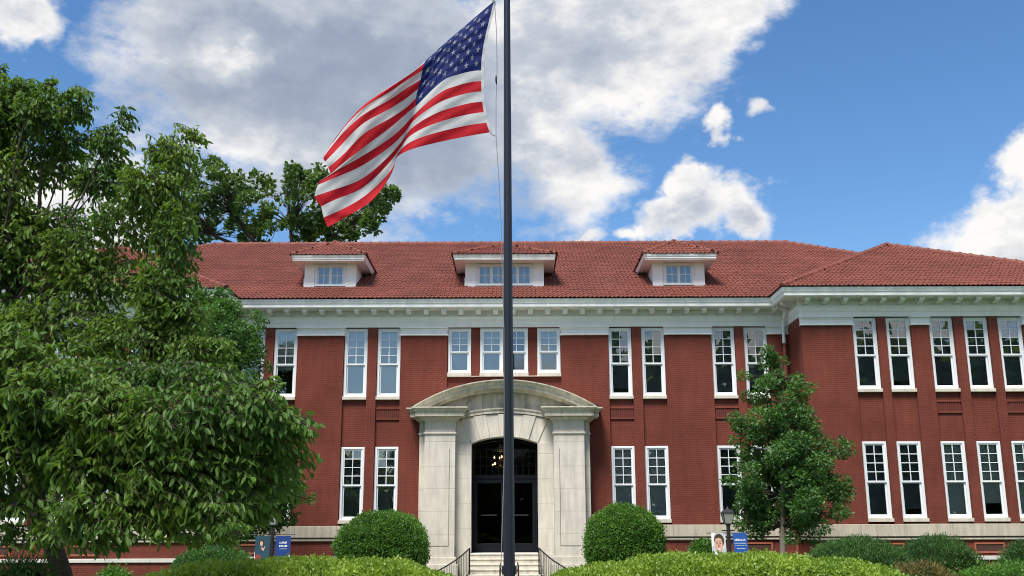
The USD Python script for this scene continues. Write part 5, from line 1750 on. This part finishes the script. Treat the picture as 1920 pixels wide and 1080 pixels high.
def lines_of_print(flat, rows, seed):
    """Rows of small marks: lettering that the photograph does not resolve."""
    r = random.Random(seed)
    for (v, h, u0, u1, m_) in rows:
        u = u0
        while u < u1 - 0.03:
            w_ = r.uniform(0.03, 0.075)
            hh = h * r.choice([1.0, 1.0, 0.8])
            kind = r.randrange(3)
            if kind == 0:
                pg = [(u, v), (u + w_, v), (u + w_, v + hh * 0.3), (u + w_ * 0.4, v + hh * 0.3), (u + w_ * 0.4, v + hh), (u, v + hh)]
            elif kind == 1:
                pg = [(u, v), (u + w_ * 0.35, v), (u + w_ * 0.35, v + hh * 0.4), (u + w_ * 0.65, v + hh * 0.4), (u + w_ * 0.65, v), (u + w_, v), (u + w_, v + hh), (u, v + hh)]
            else:
                pg = [(u, v), (u + w_, v), (u + w_, v + hh), (u, v + hh)]
            flat('print_mark', pg, m_)
            u += w_ + 0.018


xr_, ztr = lamp_post(1366, 26.0, 953, 'black lamp post with lantern in front of the young tree, carrying a portrait banner')
k = 26.0 / FPX
z1, z0 = P(1350, 999, 26)[2], P(1350, 1052, 26)[2]


def face_portrait(flat):
    flat('print_shade', [(0, 0.5), (0.2, 0.55), (0.25, 1), (0, 1)], 'print_white', 0.002)
    flat('shirt', [(0.02, 0), (0.98, 0), (0.93, 0.20), (0.62, 0.33), (0.36, 0.33), (0.08, 0.20)], 'print_white', 0.003)
    flat('neck', [(0.34, 0.24), (0.64, 0.24), (0.60, 0.42), (0.36, 0.42)], 'print_skin', 0.004)
    flat('hair', ell(0.53, 0.72, 0.36, 0.25) , 'print_hair', 0.005)
    flat('face', ell(0.48, 0.58, 0.29, 0.29), 'print_skin', 0.007)
    flat('fringe', [(0.17, 0.72), (0.22, 0.88), (0.5, 0.97), (0.78, 0.88), (0.82, 0.66), (0.74, 0.78), (0.5, 0.83), (0.28, 0.79)], 'print_hair', 0.009)
    for u in (0.37, 0.59):
        flat('eye', ell(u, 0.62, 0.045, 0.018), 'print_dark', 0.010)
        flat('eyebrow', [(u - 0.07, 0.665), (u + 0.07, 0.67), (u + 0.06, 0.69), (u - 0.06, 0.685)], 'print_hair', 0.010)
    flat('nose', [(0.46, 0.60), (0.51, 0.60), (0.54, 0.50), (0.43, 0.50)], 'print_red' if False else 'vent_orange', 0.0095)
    flat('mouth', ell(0.48, 0.435, 0.13, 0.05, 10, math.pi, 2 * math.pi), 'print_white', 0.011)


banner('portrait_banner', 'banner printed with the smiling face of a dark haired person', 'print_photo', P(1334, 1020, 26)[0], P(1361, 1020, 26)[0], z0, z1, 26.0, 0.01, face_portrait)


def face_blue(flat):
    lines_of_print(flat, [(0.71, 0.075, 0.08, 0.90, 'print_white'), (0.60, 0.045, 0.08, 0.92, 'print_grey'), (0.53, 0.035, 0.08, 0.92, 'print_grey'), (0.425, 0.030, 0.20, 0.76, 'print_white')], 3)
    flat('corner', [(0.12, 0.0), (1.0, 0.0), (1.0, 0.33)], 'print_white')


banner('text_banner', 'blue banner with white print and a white lower corner beside the portrait banner', 'banner_blue', P(1374, 1020, 26)[0], P(1401, 1020, 26)[0], z0, z1, 26.0, 0.045, face_blue)

xl_, ztl = lamp_post(511, 25.5, 955, 'black lamp post with lantern half hidden by the big tree, carrying a dark figure banner')
z1, z0 = P(500, 1005, 25.5)[2], P(500, 1060, 25.5)[2]


def face_figure(flat):
    flat('figure_body', [(0.02, 0), (0.46, 0), (0.44, 0.30), (0.22, 0.38), (0.04, 0.30)], 'print_red')
    flat('wedge', [(0.0, 0.0), (0.10, 0.0), (0.02, 0.46), (0.0, 0.46)], 'print_white', 0.005)
    flat('hair', ell(0.46, 0.78, 0.16, 0.10), 'print_dark', 0.004)
    flat('face', ell(0.44, 0.74, 0.105, 0.085), 'print_skin', 0.006)
    flat('hand', [(0.44, 0.56), (0.58, 0.48), (0.70, 0.62), (0.66, 0.66), (0.58, 0.56), (0.46, 0.64)], 'print_skin', 0.006)


banner('figure_banner', 'dark teal banner printed with a small figure and a red shape', 'banner_teal', P(478, 1030, 25.5)[0], P(505, 1030, 25.5)[0], z0, z1, 25.5, 0.0, face_figure)


def face_navy(flat):
    lines_of_print(flat, [(0.74, 0.065, 0.26, 0.78, 'print_white'), (0.625, 0.065, 0.26, 0.78, 'print_white'), (0.545, 0.030, 0.28, 0.74, 'print_grey')], 8)
    flat('slash', [(0.0, 0.16), (0.0, 0.13), (1.0, 0.30), (1.0, 0.34)], 'print_white')


banner('text_banner', 'navy banner with short lines of print and a white diagonal slash', 'banner_navy', P(516, 1030, 25.5)[0], P(544, 1030, 25.5)[0], z0, z1, 25.5, 0.0, face_navy)
